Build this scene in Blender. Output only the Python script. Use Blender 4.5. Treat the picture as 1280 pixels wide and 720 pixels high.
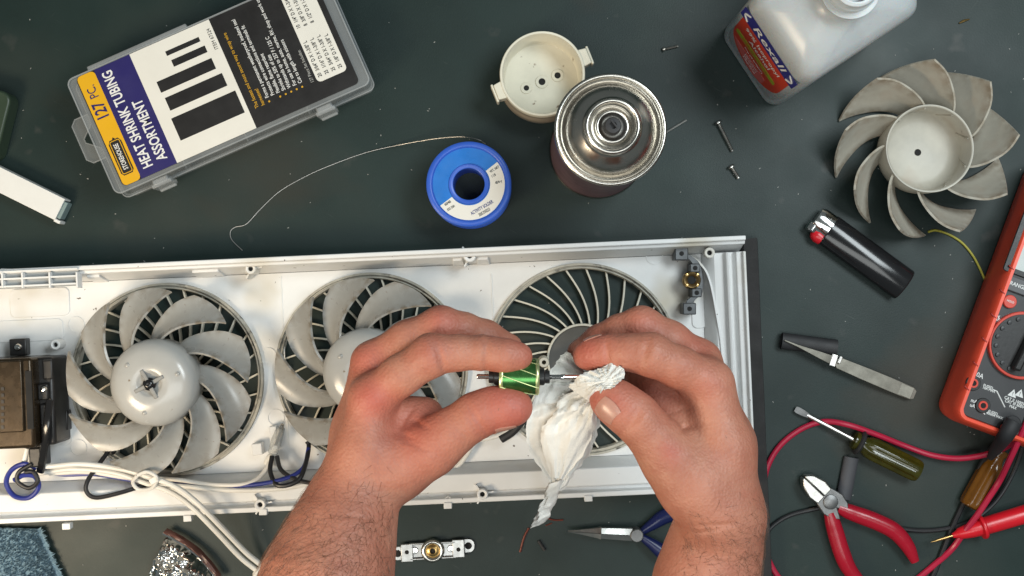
import bpy, bmesh, math, random
import numpy as np
from mathutils import Vector, Matrix

# ---------------------------------------------------------------- scene, camera, light
sc = bpy.context.scene
for o in list(bpy.data.objects):
    bpy.data.objects.remove(o, do_unlink=True)
C = sc.collection
K = 0.001                       # geometry below is written in millimetres
CAM_H = 850.0                   # camera height over the bench, mm
FPX = 1530.0                    # focal length in photograph pixels (1280 wide)

cam_data = bpy.data.cameras.new('camera')
cam = bpy.data.objects.new('camera', cam_data)
C.objects.link(cam)
cam.location = (0, 0, CAM_H * K)
cam.rotation_euler = (0, 0, 0)
cam_data.sensor_width = 36.0
cam_data.lens = 36.0 * FPX / 1280.0
cam_data.clip_start = 0.02
cam_data.clip_end = 20.0
sc.camera = cam

world = bpy.data.worlds.new('World')
sc.world = world
world.use_nodes = True
bg = world.node_tree.nodes['Background']
bg.inputs['Color'].default_value = (0.84, 0.97, 0.98, 1)
bg.inputs['Strength'].default_value = 0.14

def area(name, loc, target, size, power, col, sy=None):
    l = bpy.data.lights.new(name, 'AREA')
    l.energy = power; l.color = col
    l.shape = 'RECTANGLE'; l.size = size * K; l.size_y = (sy or size) * K
    o = bpy.data.objects.new(name, l); C.objects.link(o)
    o.location = Vector(loc) * K
    d = (Vector(target) - Vector(loc)).normalized()
    o.rotation_euler = d.to_track_quat('-Z', 'Y').to_euler()
    return o
area('warm_bench_lamp', (-540, -330, 560), (-180, -20, 0), 200, 4.2, (1.0, 0.81, 0.58))
area('cool_tube_lamp', (520, 300, 950), (120, 0, 0), 520, 7.8, (0.88, 0.97, 1.0), 300)
area('ceiling_tube_lamp', (20, -330, 1300), (0, 0, 0), 1100, 6.6, (0.96, 1.0, 0.99), 420)

sc.view_settings.view_transform = 'Standard'
sc.view_settings.look = 'None'
sc.view_settings.gamma = 1.0
sc.view_settings.exposure = -0.04
sc.view_settings.use_curve_mapping = False
sc.render.engine = 'CYCLES'
sc.cycles.max_bounces = 8
sc.cycles.transparent_max_bounces = 12

rng = random.Random(7)
nrg = np.random.default_rng(7)
PI = math.pi
R = math.radians

# ---------------------------------------------------------------- helpers
def P(x, y, z=0.0):
    """photograph pixel at height z (mm) -> place on the bench, mm"""
    s = (CAM_H - z) / FPX
    return Vector(((x - 640.0) * s, (360.0 - y) * s, z))

def lin(c):
    if isinstance(c, str):
        c = [int(c[i:i+2], 16) / 255.0 for i in (0, 2, 4)]
        return tuple(v / 12.92 if v <= 0.04045 else ((v + 0.055) / 1.055) ** 2.4 for v in c)
    return tuple(c)

MATS = {}
def M(name, col, rough=0.5, metal=0.0, var=0.10, vs=45.0, bump=0.0, bs=400.0, spec=0.5, coat=0.0,
      speck=None, sss=0.0, clear=0.0, col2=None, rvar=0.12, trans=0.0, stretch=None, dust=None):
    if name in MATS: return MATS[name]
    m = bpy.data.materials.new(name); m.use_nodes = True
    nt = m.node_tree; N = nt.nodes; L = nt.links
    b = N['Principled BSDF']; out = N['Material Output']
    col = lin(col)
    tc = N.new('ShaderNodeTexCoord')
    vec = tc.outputs['Object']
    if stretch:
        mp = N.new('ShaderNodeMapping'); mp.inputs['Scale'].default_value = stretch
        L.new(vec, mp.inputs['Vector']); vec = mp.outputs['Vector']
    n1 = N.new('ShaderNodeTexNoise'); n1.inputs['Scale'].default_value = vs
    n1.inputs['Detail'].default_value = 6; n1.inputs['Roughness'].default_value = 0.62
    L.new(vec, n1.inputs['Vector'])
    rp = N.new('ShaderNodeValToRGB')
    rp.color_ramp.elements[0].position = 0.30; rp.color_ramp.elements[1].position = 0.70
    lo = col if col2 is None else lin(col2)
    rp.color_ramp.elements[0].color = tuple(max(0, v * (1 - var)) for v in lo) + (1,)
    rp.color_ramp.elements[1].color = tuple(min(1, v * (1 + var)) for v in col) + (1,)
    L.new(n1.outputs['Fac'], rp.inputs['Fac'])
    cout = rp.outputs['Color']
    for sp in (speck or []):
        scol, ssc, th, wid = sp
        n2 = N.new('ShaderNodeTexNoise'); n2.inputs['Scale'].default_value = ssc
        n2.inputs['Detail'].default_value = 3
        L.new(tc.outputs['Object'], n2.inputs['Vector'])
        r2 = N.new('ShaderNodeMapRange'); r2.clamp = True
        r2.inputs['From Min'].default_value = th; r2.inputs['From Max'].default_value = th + wid
        L.new(n2.outputs['Fac'], r2.inputs['Value'])
        mx = N.new('ShaderNodeMix'); mx.data_type = 'RGBA'
        L.new(r2.outputs['Result'], mx.inputs['Factor'])
        L.new(cout, mx.inputs['A']); mx.inputs['B'].default_value = lin(scol) + (1,)
        cout = mx.outputs['Result']
    if dust:
        at = N.new('ShaderNodeAttribute'); at.attribute_name = 'dust'
        nd = N.new('ShaderNodeTexNoise'); nd.inputs['Scale'].default_value = 170; nd.inputs['Detail'].default_value = 5
        L.new(tc.outputs['Object'], nd.inputs['Vector'])
        rd = N.new('ShaderNodeMapRange'); rd.inputs['From Min'].default_value = 0.40; rd.inputs['From Max'].default_value = 0.62
        L.new(nd.outputs['Fac'], rd.inputs['Value'])
        mu = N.new('ShaderNodeMath'); mu.operation = 'MULTIPLY'; L.new(at.outputs['Fac'], mu.inputs[0]); L.new(rd.outputs['Result'], mu.inputs[1])
        mx = N.new('ShaderNodeMix'); mx.data_type = 'RGBA'; L.new(mu.outputs[0], mx.inputs['Factor'])
        L.new(cout, mx.inputs['A']); mx.inputs['B'].default_value = lin(dust) + (1,); cout = mx.outputs['Result']
    L.new(cout, b.inputs['Base Color'])
    b.inputs['Metallic'].default_value = metal
    b.inputs['Specular IOR Level'].default_value = spec
    b.inputs['Coat Weight'].default_value = coat
    b.inputs['Transmission Weight'].default_value = trans
    if sss:
        b.inputs['Subsurface Weight'].default_value = sss
        b.inputs['Subsurface Radius'].default_value = (1.0, 0.35, 0.2)
        b.inputs['Subsurface Scale'].default_value = 0.004
    rr = N.new('ShaderNodeMapRange')
    rr.inputs['To Min'].default_value = max(0.02, rough - rvar); rr.inputs['To Max'].default_value = min(1, rough + rvar)
    n3 = N.new('ShaderNodeTexNoise'); n3.inputs['Scale'].default_value = vs * 2.3; n3.inputs['Detail'].default_value = 5
    L.new(vec, n3.inputs['Vector']); L.new(n3.outputs['Fac'], rr.inputs['Value'])
    L.new(rr.outputs['Result'], b.inputs['Roughness'])
    if bump:
        n4 = N.new('ShaderNodeTexNoise'); n4.inputs['Scale'].default_value = bs; n4.inputs['Detail'].default_value = 4
        L.new(vec, n4.inputs['Vector'])
        bp = N.new('ShaderNodeBump'); bp.inputs['Strength'].default_value = bump; bp.inputs['Distance'].default_value = 0.0006
        L.new(n4.outputs['Fac'], bp.inputs['Height']); L.new(bp.outputs['Normal'], b.inputs['Normal'])
    if clear:
        tr = N.new('ShaderNodeBsdfTransparent'); tr.inputs['Color'].default_value = (0.96, 0.97, 0.97, 1)
        ms = N.new('ShaderNodeMixShader'); ms.inputs['Fac'].default_value = clear
        L.new(b.outputs['BSDF'], ms.inputs[1]); L.new(tr.outputs['BSDF'], ms.inputs[2])
        L.new(ms.outputs['Shader'], out.inputs['Surface'])
    MATS[name] = m
    return m

def catmull(pts, n=8):
    pts = [Vector(p) for p in pts]
    if len(pts) < 3:
        return pts
    out = []
    ext = [pts[0] * 2 - pts[1]] + pts + [pts[-1] * 2 - pts[-2]]
    for i in range(1, len(ext) - 2):
        p0, p1, p2, p3 = ext[i-1], ext[i], ext[i+1], ext[i+2]
        for k in range(n):
            t = k / n
            out.append(0.5 * ((2*p1) + (p2-p0)*t + (2*p0-5*p1+4*p2-p3)*t*t + (3*p1-p0-3*p2+p3)*t*t*t))
    out.append(pts[-1])
    return out

class MB:
    """collects shapes (mm) for ONE mesh"""
    def __init__(self):
        self.v = []; self.f = []
    def add(self, vs, fs, mx=None):
        o = len(self.v)
        for p in vs:
            p = Vector(p)
            self.v.append(mx @ p if mx else p)
        for f in fs: self.f.append([i + o for i in f])
        return self
    def box(self, c, s, rz=0.0, mx=None):
        x, y, z = (q / 2 for q in s)
        vs = [(-x,-y,-z),(x,-y,-z),(x,y,-z),(-x,y,-z),(-x,-y,z),(x,-y,z),(x,y,z),(-x,y,z)]
        m = Matrix.Translation(Vector(c)) @ Matrix.Rotation(rz, 4, 'Z')
        if mx: m = mx @ m
        return self.add(vs, [(0,3,2,1),(4,5,6,7),(0,1,5,4),(1,2,6,5),(2,3,7,6),(3,0,4,7)], m)
    def prism(self, poly, z0, z1, mx=None, top=None):
        n = len(poly); top = top or poly
        vs = [(p[0], p[1], z0) for p in poly] + [(p[0], p[1], z1) for p in top]
        fs = [list(range(n))[::-1], list(range(n, 2*n))] + [(i, (i+1) % n, n + (i+1) % n, n + i) for i in range(n)]
        return self.add(vs, fs, mx)
    def loft(self, rings, mx=None, caps=True):
        n = len(rings[0]); vs = [p for r in rings for p in r]; fs = []
        for k in range(len(rings)-1):
            for i in range(n):
                fs.append((k*n+i, k*n+(i+1) % n, (k+1)*n+(i+1) % n, (k+1)*n+i))
        if caps:
            fs.append(list(range(n))[::-1]); fs.append([(len(rings)-1)*n+i for i in range(n)])
        return self.add(vs, fs, mx)
    def lathe(self, prof, seg=48, mx=None, a0=0.0, a1=2*PI):
        full = abs(a1 - a0 - 2*PI) < 1e-6
        cols = seg if full else seg + 1
        vs = []; fs = []
        for r, z in prof:
            for i in range(cols):
                a = a0 + (a1 - a0) * i / seg
                vs.append((r*math.cos(a), r*math.sin(a), z))
        for k in range(len(prof)-1):
            for i in range(seg):
                j = (i+1) % cols
                fs.append((k*cols+i, k*cols+j, (k+1)*cols+j, (k+1)*cols+i))
        return self.add(vs, fs, mx)
    def tube(self, pts, r, seg=10, mx=None, smooth=8, flat=1.0):
        rs = list(r) if isinstance(r, (list, tuple)) else None
        path = catmull(pts, smooth) if smooth else [Vector(p) for p in pts]
        m = len(path); vs = []; fs = []
        t0 = (path[1]-path[0]).normalized()
        nrm = t0.cross(Vector((0,0,1)))
        if nrm.length < 1e-4: nrm = Vector((1,0,0))
        nrm.normalize()
        for i, p in enumerate(path):
            t = (path[min(i+1,m-1)] - path[max(i-1,0)])
            if t.length < 1e-9: t = t0
            t.normalize()
            nrm = (nrm - t*nrm.dot(t))
            if nrm.length < 1e-6: nrm = t.orthogonal()
            nrm.normalize(); bi = t.cross(nrm)
            if rs:
                q = i/(m-1)*(len(rs)-1); a = int(min(q, len(rs)-2)); rad = rs[a]+(rs[a+1]-rs[a])*(q-a)
            else: rad = r
            for k in range(seg):
                a = 2*PI*k/seg
                vs.append(p + nrm*(rad*math.cos(a)) + bi*(rad*flat*math.sin(a)))
        for i in range(m-1):
            for k in range(seg):
                j = (k+1) % seg
                fs.append((i*seg+k, i*seg+j, (i+1)*seg+j, (i+1)*seg+k))
        fs.append(list(range(seg))[::-1]); fs.append([(m-1)*seg+k for k in range(seg)])
        return self.add(vs, fs, mx)
    def sheet(self, G, th, mx=None):
        """closed thin sheet from a grid of points G[i][j], thickness th"""
        A = np.array([[tuple(p) for p in row] for row in G], float)
        du = np.gradient(A, axis=0); dv = np.gradient(A, axis=1)
        n = np.cross(du, dv); n /= (np.linalg.norm(n, axis=2, keepdims=True) + 1e-9)
        T = A + n*th/2; B = A - n*th/2
        a, b = A.shape[:2]
        vs = [tuple(p) for p in T.reshape(-1,3)] + [tuple(p) for p in B.reshape(-1,3)]
        o = a*b; fs = []
        for i in range(a-1):
            for j in range(b-1):
                q = (i*b+j, (i+1)*b+j, (i+1)*b+j+1, i*b+j+1)
                fs.append(q); fs.append(tuple(x+o for x in q[::-1]))
        ring = [(i,0) for i in range(a)] + [(a-1,j) for j in range(1,b)] + [(i,b-1) for i in range(a-2,-1,-1)] + [(0,j) for j in range(b-2,0,-1)]
        idx = [i*b+j for i,j in ring]
        for k in range(len(idx)):
            p, q = idx[k], idx[(k+1) % len(idx)]
            fs.append((q, p, p+o, q+o))
        return self.add(vs, fs, mx)
    def mesh(self, name, mat, angle=35):
        me = bpy.data.meshes.new(name)
        me.from_pydata([tuple(p*K) for p in self.v], [], self.f)
        me.validate(); 
        bm = bmesh.new(); bm.from_mesh(me); bmesh.ops.recalc_face_normals(bm, faces=bm.faces); bm.to_mesh(me); bm.free()
        if angle:
            me.polygons.foreach_set('use_smooth', [True]*len(me.polygons))
            if angle < 170: me.set_sharp_from_angle(angle=R(angle))
        me.materials.append(mat)
        return me
    def build(self, name, mat, parent=None, loc=None, rz=0.0, bevel=0.0, angle=35, seg=2):
        return link(name, self.mesh(name, mat, angle), parent, loc, rz, bevel, seg)

def link(name, me, parent=None, loc=None, rz=0.0, bevel=0.0, seg=2):
    o = bpy.data.objects.new(name, me); C.objects.link(o)
    if loc is not None: o.location = Vector(loc)*K
    o.rotation_euler = (0,0,rz)
    if parent: o.parent = parent
    if bevel:
        b = o.modifiers.new('bevel', 'BEVEL'); b.width = bevel*K; b.segments = seg; b.limit_method = 'ANGLE'; b.angle_limit = R(40)
    return o

def tag(o, label, cat, group=None):
    o['label'] = label; o['category'] = cat
    if group: o['group'] = group
    return o
def thing(name, label, cat, loc=(0,0,0), rz=0.0, group=None):
    o = bpy.data.objects.new(name, None); C.objects.link(o)
    o.empty_display_size = 0.01
    o.location = Vector(loc)*K; o.rotation_euler = (0,0,rz)
    return tag(o, label, cat, group)
def struct(o):
    o['kind'] = 'structure'; return o

def rrect(w, h, r, n=6, cx=0, cy=0):
    out = []
    for (sx, sy, a) in ((1,1,0),(-1,1,90),(-1,-1,180),(1,-1,270)):
        for k in range(n+1):
            t = R(a + 90*k/n)
            out.append((cx + sx*(w/2-r) + r*math.cos(t), cy + sy*(h/2-r) + r*math.sin(t)))
    return out
def circ(r, n=32, cx=0, cy=0):
    return [(cx + r*math.cos(2*PI*i/n), cy + r*math.sin(2*PI*i/n)) for i in range(n)]
def frame(x, y=None, z=None, o=(0,0,0)):
    """4x4 from axes"""
    x = Vector(x).normalized(); z = Vector(z).normalized(); y = z.cross(x).normalized(); x = y.cross(z)
    m = Matrix((x, y, z)).transposed().to_4x4(); m.translation = Vector(o); return m
def aim(a, b):
    """matrix whose z axis runs from a to b, origin a"""
    d = (Vector(b)-Vector(a)).normalized()
    q = d.to_track_quat('Z', 'Y').to_matrix().to_4x4(); q.translation = Vector(a); return q

FONT = bpy.data.fonts.load('<builtin>') if not bpy.data.fonts else bpy.data.fonts[0]
def text(s, size, mat, parent, mx, sx=1.0, bold=0.0, align='CENTER', name='lettering', sy=1.0, shear=0.0):
    cu = bpy.data.curves.new('t', 'FONT'); cu.body = s; cu.size = size; cu.font = FONT
    cu.align_x = align; cu.align_y = 'CENTER'; cu.offset = bold; cu.resolution_u = 3; cu.shear = shear
    cu.extrude = 0.03
    t = bpy.data.objects.new('t', cu); C.objects.link(t)
    dg = bpy.context.evaluated_depsgraph_get()
    me = bpy.data.meshes.new_from_object(t.evaluated_get(dg))
    bpy.data.objects.remove(t); bpy.data.curves.remove(cu)
    me.name = name
    m = mx @ Matrix.Diagonal((sx, sy, 1, 1))
    me.transform(Matrix.Scale(K, 4) @ m)
    me.materials.clear(); me.materials.append(mat)
    return link(name, me, parent)

# value noise for sheets
_perm = nrg.random((64,64,64))
def vnoise(x, y, z=0.0):
    x = np.asarray(x, float); y = np.asarray(y, float); z = np.zeros_like(x)+z
    xi = np.floor(x).astype(int); yi = np.floor(y).astype(int); zi = np.floor(z).astype(int)
    fx, fy, fz = x-xi, y-yi, z-zi
    fx = fx*fx*(3-2*fx); fy = fy*fy*(3-2*fy); fz = fz*fz*(3-2*fz)
    g = lambda a,b,c: _perm[(xi+a) % 64, (yi+b) % 64, (zi+c) % 64]
    l = lambda a,b,t: a+(b-a)*t
    return l(l(l(g(0,0,0),g(1,0,0),fx), l(g(0,1,0),g(1,1,0),fx), fy), l(l(g(0,0,1),g(1,0,1),fx), l(g(0,1,1),g(1,1,1),fx), fy), fz)*2-1

# ---------------------------------------------------------------- materials
m_table = M('bench_laminate', (0.0122,0.0250,0.0228), 0.48, spec=0.30, var=0.22, vs=9, bump=0.12, bs=900,
            speck=[((0.036,0.040,0.034), 4.5, 0.56, 0.2), ((0.045,0.05,0.046), 38, 0.66, 0.12), ((0.20,0.20,0.19), 330, 0.775, 0.03)], rvar=0.1)
def bench_wear():
    nt = m_table.node_tree; N = nt.nodes; L = nt.links; b = N['Principled BSDF']
    src = b.inputs['Base Color'].links[0].from_socket; tc = N.new('ShaderNodeTexCoord')
    for rot, st, th, col, f in ((0.5,(40,900,1),0.70,(0.060,0.075,0.070),0.7),(-0.9,(30,700,1),0.715,(0.070,0.080,0.075),0.7),(0.1,(5,7,1),0.60,(0.030,0.028,0.020),0.8)):
        mp = N.new('ShaderNodeMapping'); mp.inputs['Rotation'].default_value = (0,0,rot); L.new(tc.outputs['Object'], mp.inputs['Vector'])
        m2 = N.new('ShaderNodeMapping'); m2.inputs['Scale'].default_value = st; L.new(mp.outputs['Vector'], m2.inputs['Vector'])
        n = N.new('ShaderNodeTexNoise'); n.inputs['Scale'].default_value = 1.0; n.inputs['Detail'].default_value = 4; L.new(m2.outputs['Vector'], n.inputs['Vector'])
        r = N.new('ShaderNodeMapRange'); r.inputs['From Min'].default_value = th; r.inputs['From Max'].default_value = th+0.10; r.inputs['To Max'].default_value = f
        L.new(n.outputs['Fac'], r.inputs['Value'])
        mx = N.new('ShaderNodeMix'); mx.data_type = 'RGBA'; L.new(r.outputs['Result'], mx.inputs['Factor']); L.new(src, mx.inputs['A']); mx.inputs['B'].default_value = col+(1,)
        src = mx.outputs['Result']
    L.new(src, b.inputs['Base Color'])
bench_wear()
m_white = M('white_abs', (0.74,0.745,0.74), 0.42, var=0.05, vs=22, bump=0.05, bs=700,
            speck=[((0.56,0.51,0.41), 14, 0.585, 0.16), ((0.10,0.08,0.06), 260, 0.735, 0.02), ((0.20,0.16,0.11), 90, 0.755, 0.03)])
m_cream = M('aged_cream_plastic', (0.60,0.57,0.48), 0.5, var=0.12, vs=60, speck=[((0.16,0.12,0.08), 150, 0.66, 0.1)])
m_ringp = M('dusty_ring', (0.42,0.40,0.34), 0.6, var=0.3, vs=90, speck=[((0.05,0.045,0.04), 110, 0.58, 0.12)])
m_fan = M('fan_grey_plastic', (0.315,0.315,0.30), 0.30, var=0.10, vs=40, dust=(0.20,0.175,0.14), speck=[((0.18,0.13,0.09), 210, 0.72, 0.05)])
m_fanold = M('fan_tan_plastic', (0.47,0.44,0.37), 0.42, var=0.16, vs=30, dust=(0.29,0.235,0.17), speck=[((0.40,0.30,0.22), 26, 0.60, 0.2), ((0.16,0.13,0.09), 210, 0.73, 0.04)])
m_black = M('black_plastic', (0.018,0.017,0.017), 0.38, var=0.2, bump=0.1)
m_blackshine = M('gloss_black', (0.012,0.012,0.013), 0.16, var=0.1, rvar=0.05)
m_rubber = M('black_rubber', (0.022,0.022,0.024), 0.62, var=0.2)
m_foam = M('foam_black', (0.020,0.019,0.019), 0.8, var=0.25, bump=0.4, bs=500)
m_steel = M('brushed_steel', (0.56,0.55,0.52), 0.32, 1.0, var=0.12, vs=120)
m_chrome = M('chrome', (0.75,0.74,0.72), 0.13, 1.0, var=0.06, rvar=0.06)
m_tin = M('tinplate', (0.58,0.55,0.50), 0.24, 1.0, var=0.10, vs=70, rvar=0.08)
m_darksteel = M('dark_steel', (0.20,0.20,0.20), 0.42, 0.9, var=0.2, vs=150)
m_brass = M('brass', (0.55,0.36,0.14), 0.3, 1.0, var=0.2)
m_copper = M('copper_bits', (0.15,0.032,0.02), 0.45, 0.2)
m_clear = M('clear_styrene', (0.52,0.54,0.55), 0.14, clear=0.84, rvar=0.05)
m_clearedge = M('clear_styrene_edge', (0.50,0.52,0.53), 0.2, clear=0.66, rvar=0.05)
m_yellow = M('label_yellow', 'D9A514', 0.4, var=0.04)
m_navy = M('label_navy', '26215E', 0.4, var=0.05)
m_paper = M('label_white', (0.72,0.70,0.64), 0.42, var=0.03)
m_ink = M('label_black', (0.013,0.012,0.012), 0.4, var=0.1)
m_gold = M('label_gold_ink', 'C99A22', 0.45, var=0.04)
m_whiteink = M('white_ink', (0.74,0.74,0.72), 0.5, var=0.03)
m_greyink = M('grey_ink', (0.40,0.40,0.38), 0.5, var=0.03)
m_spool = M('spool_blue', (0.030,0.105,0.52), 0.36, var=0.08, vs=60)
m_spooldisc = M('spool_disc_blue', (0.020,0.165,0.55), 0.30, var=0.10, vs=60)
m_solder = M('solder_wire', (0.36,0.355,0.34), 0.4, 1.0)
m_cup = M('cup_cream', (0.66,0.63,0.52), 0.38, var=0.07, vs=50, speck=[((0.18,0.12,0.07), 130, 0.70, 0.05)])
m_cupshade = M('cup_side_shade', (0.42,0.36,0.28), 0.5, var=0.15)  # cream cup wall with its brownish shade put into the colour
m_canprint = M('can_print', (0.105,0.065,0.072), 0.33, var=0.25, vs=60)
m_hdpe = M('milky_hdpe', (0.56,0.59,0.60), 0.28, var=0.04, clear=0.20, sss=0.3, rvar=0.05)
m_red = M('label_red', 'C43A20', 0.42, var=0.08)
m_lime = M('label_lime', '9AA522', 0.42, var=0.06)
m_rblue = M('label_royal', '2A2B78', 0.42, var=0.05)
m_orange = M('holster_orange', (0.86,0.085,0.038), 0.42, var=0.07, vs=50, bump=0.05)
m_face = M('meter_face', (0.035,0.035,0.037), 0.45, var=0.12)
m_lcd = M('lcd_glass', (0.62,0.66,0.64), 0.12, var=0.03)
m_key = M('meter_key', (0.10,0.10,0.105), 0.5, var=0.1)
m_redbtn = M('red_button', (0.62,0.06,0.035), 0.35, var=0.08)
m_redlead = M('red_silicone', (0.42,0.012,0.045), 0.36, var=0.08)
m_redprobe = M('red_probe', (0.60,0.010,0.020), 0.32, var=0.06)
m_redgrip = M('red_dipped_grip', (0.33,0.006,0.02), 0.25, var=0.08)
m_bluegrip = M('blue_dipped_grip', (0.008,0.013,0.07), 0.3, var=0.1)
m_blackwire = M('black_wire', (0.014,0.014,0.016), 0.42)
m_bluewire = M('blue_wire', (0.018,0.030,0.22), 0.4)
m_whitewire = M('white_cord', (0.74,0.72,0.67), 0.42, var=0.06)
m_amber = M('amber_handle', (0.20,0.075,0.008), 0.18, var=0.15, trans=0.35, rvar=0.05)
m_olive = M('yellow_acetate', (0.055,0.052,0.006), 0.16, var=0.35, vs=70, trans=0.35, rvar=0.05)
m_shrinkgrey = M('grey_sleeve', (0.055,0.055,0.062), 0.6, var=0.1)
m_tweez = M('tweezer_steel', (0.24,0.228,0.195), 0.55, 0.85, var=0.18, vs=120)
m_greencoil = M('green_rotor_sleeve', (0.07,0.22,0.06), 0.25, 0.85, var=0.25, vs=160, rvar=0.08)
m_foil = M('foil', (0.80,0.80,0.78), 0.14, 1.0, var=0.1, rvar=0.08)
m_rust = M('red_brown_seal', (0.10,0.04,0.03), 0.35, var=0.2)
m_towel = M('blue_towel', (0.165,0.255,0.32), 0.95, var=0.25, vs=200, spec=0.1)
m_tissue = M('tissue_paper', (0.72,0.71,0.67), 0.9, var=0.04, vs=120, bump=0.5, bs=1400, spec=0.1,
             speck=[((0.60,0.55,0.44), 40, 0.62, 0.2)])
m_bar = M('white_bar', (0.74,0.74,0.72), 0.4, var=0.03)
m_barend = M('bar_end', (0.20,0.27,0.27), 0.5, var=0.1)
m_brownmetal = M('transformer_iron', (0.050,0.034,0.019), 0.28, 0.55, var=0.3, vs=80)
m_hole = M('dark_hole', (0.008,0.008,0.008), 0.8)
m_greenbox = M('dark_green_case', (0.030,0.050,0.030), 0.4)

# ================================================================ the bench
b = MB(); b.box((0, 60, -15), (2200, 1300, 30))
struct(b.build('workbench_top', m_table, bevel=2))

# ================================================================ white fan housing
HA = R(2.6)
HR = Matrix.Rotation(HA, 4, 'Z'); HRI = HR.inverted()
def hl(x, y, z): return HRI @ P(x, y, z)
housing = thing('fan_housing', 'long white plastic housing tray with three round grilles lying face down', 'fan housing', (0,0,0), HA)
V0, V1 = -118.5, 17.5             # floor edges across
U0, U1 = -440.0, 131.0            # floor edges along
FZ = 6.0
GR = 65.5
gc = [hl(210,474,6), hl(465,461,6), hl(728,449,6)]
# floor plate with three round holes, one piece
b = MB()
def holed(cx, cy, x0, x1, y0, y1, r, z0, z1, n=96):
    A = set(2*PI*i/n for i in range(n))
    for X, Y in ((x0,y0),(x1,y0),(x1,y1),(x0,y1)): A.add(math.atan2(Y-cy, X-cx) % (2*PI))
    A = sorted(A); inn = []; out = []
    for a in A:
        c, s = math.cos(a), math.sin(a)
        t = min([((x1-cx)/c if c > 1e-9 else 1e9), ((x0-cx)/c if c < -1e-9 else 1e9), ((y1-cy)/s if s > 1e-9 else 1e9), ((y0-cy)/s if s < -1e-9 else 1e9)])
        inn.append((cx+r*c, cy+r*s)); out.append((cx+t*c, cy+t*s))
    m = len(A); vs = [(p[0],p[1],z1) for p in inn]+[(p[0],p[1],z1) for p in out]+[(p[0],p[1],z0) for p in inn]+[(p[0],p[1],z0) for p in out]
    fs = []
    for i in range(m):
        j = (i+1) % m
        fs += [(i, m+i, m+j, j), (2*m+j, 3*m+j, 3*m+i, 2*m+i), (j, 2*m+j, 2*m+i, i)]
    b.add(vs, fs)
cut = [U0, gc[0].x-72, (gc[0].x+gc[1].x)/2, (gc[1].x+gc[2].x)/2, U1]
b.add([(U0,V0,FZ),(cut[1],V0,FZ),(cut[1],V1,FZ),(U0,V1,FZ),(U0,V0,3),(cut[1],V0,3),(cut[1],V1,3),(U0,V1,3)],
      [(0,1,2,3),(7,6,5,4)])
for i in range(3): holed(gc[i].x, gc[i].y, cut[i+1], cut[i+2], V0, V1, GR, 3, FZ)
b.build('floor_panel', m_white, housing, angle=30)
# long walls: profiles (v, z) swept along u
def sweep(prof, u0, u1, name, axis='u', bevel=0.6, mat=m_white, u0b=None, u1b=None):
    b = MB(); n = len(prof)
    if axis == 'u': a = [(u0,p[0],p[1]) for p in prof]; c = [(u1,p[0],p[1]) for p in prof]
    else: a = [(p[0],u0,p[1]) for p in prof]; c = [(p[0],u1,p[1]) for p in prof]
    b.loft([a, c]); return b.build(name, mat, housing, bevel=bevel, angle=25)
sweep([(V1+0.3,2.0),(V1+0.3,6.5),(V1+4.5,24),(V1+5,29),(V1+7.2,30),(V1+7.6,33),(V1+10.5,33),(V1+11,0.5),(V1+8,0.5),(V1+6,2)], U0, 157.5, 'long_wall')
sweep([(V0-0.3,2),(V0-0.3,6.5),(V0-5.2,20),(V0-6.0,21.5),(V0-17.5,22.5),(V0-18.5,19.5),(V0-20.5,19.5),(V0-21,27),(V0-24.4,27),(V0-25,0.5),(V0-21,0.5),(V0-10,2)], U0, 157.0, 'long_wall')
# end wall at the open right end: ledge, groove and outer lip
sweep([(U1+0.3,2),(U1+0.3,6.5),(U1+5,17),(U1+7,19),(U1+13,20),(U1+14,25),(U1+16,26),(U1+17,21),(U1+19.5,21),(U1+20.5,27),(U1+24,27.5),(U1+24.6,31),(U1+26.4,31),(U1+27,0.5),(U1+10,2)], V0+0.2, V1+0.1, 'end_wall', 'v')
# curved inner corner rib at right end
b = MB()
pts = [hl(858,318,22), hl(872,326,22), hl(886,345,22), hl(896,390,22), hl(904,450,22), hl(906,560,22)]
pts = [Vector((p.x, p.y, 0)) for p in pts]
path = catmull(pts, 6)
G = [[(p.x, p.y, z) for z in (6.3, 12, 20.5)] for p in path]
b.sheet(G, 1.3); b.build('corner_rib', m_white, housing)
# screw bosses
def boss(x, y, z0, z1, r=4.0, wings=True):
    p = hl(x, y, z1); b = MB()
    mx = Matrix.Translation((p.x, p.y, 0))
    b.lathe([(1.7,z0),(1.7,z1),(2.2,z1+0.3),(r-0.5,z1+0.3),(r,z1-0.3),(r,z0)], 24, mx)
    if wings:
        for a in (0.15, 2.2, 4.2): b.box((p.x+math.cos(a)*(r+1.6), p.y+math.sin(a)*(r+1.6), (z0+z1)/2-1), (4.4, 1.0, z1-z0-3), a)
    o = b.build('screw_boss', m_white, housing)
    h = MB(); h.lathe([(0,z1-2.5),(1.68,z1-2.5)], 16, mx); h.build('boss_hole', m_hole, o)
boss(587,320,7,27,4.2); boss(887,316,19,27,3.6,False); boss(325,631,21,28,3.8); boss(603,618,21,28,3.8)
boss(69,431,6,17,3.4,False); boss(8,347,7,28,3.8); boss(313,336,7,27,3.6); boss(560,625,21,26,2.4,False)
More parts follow.
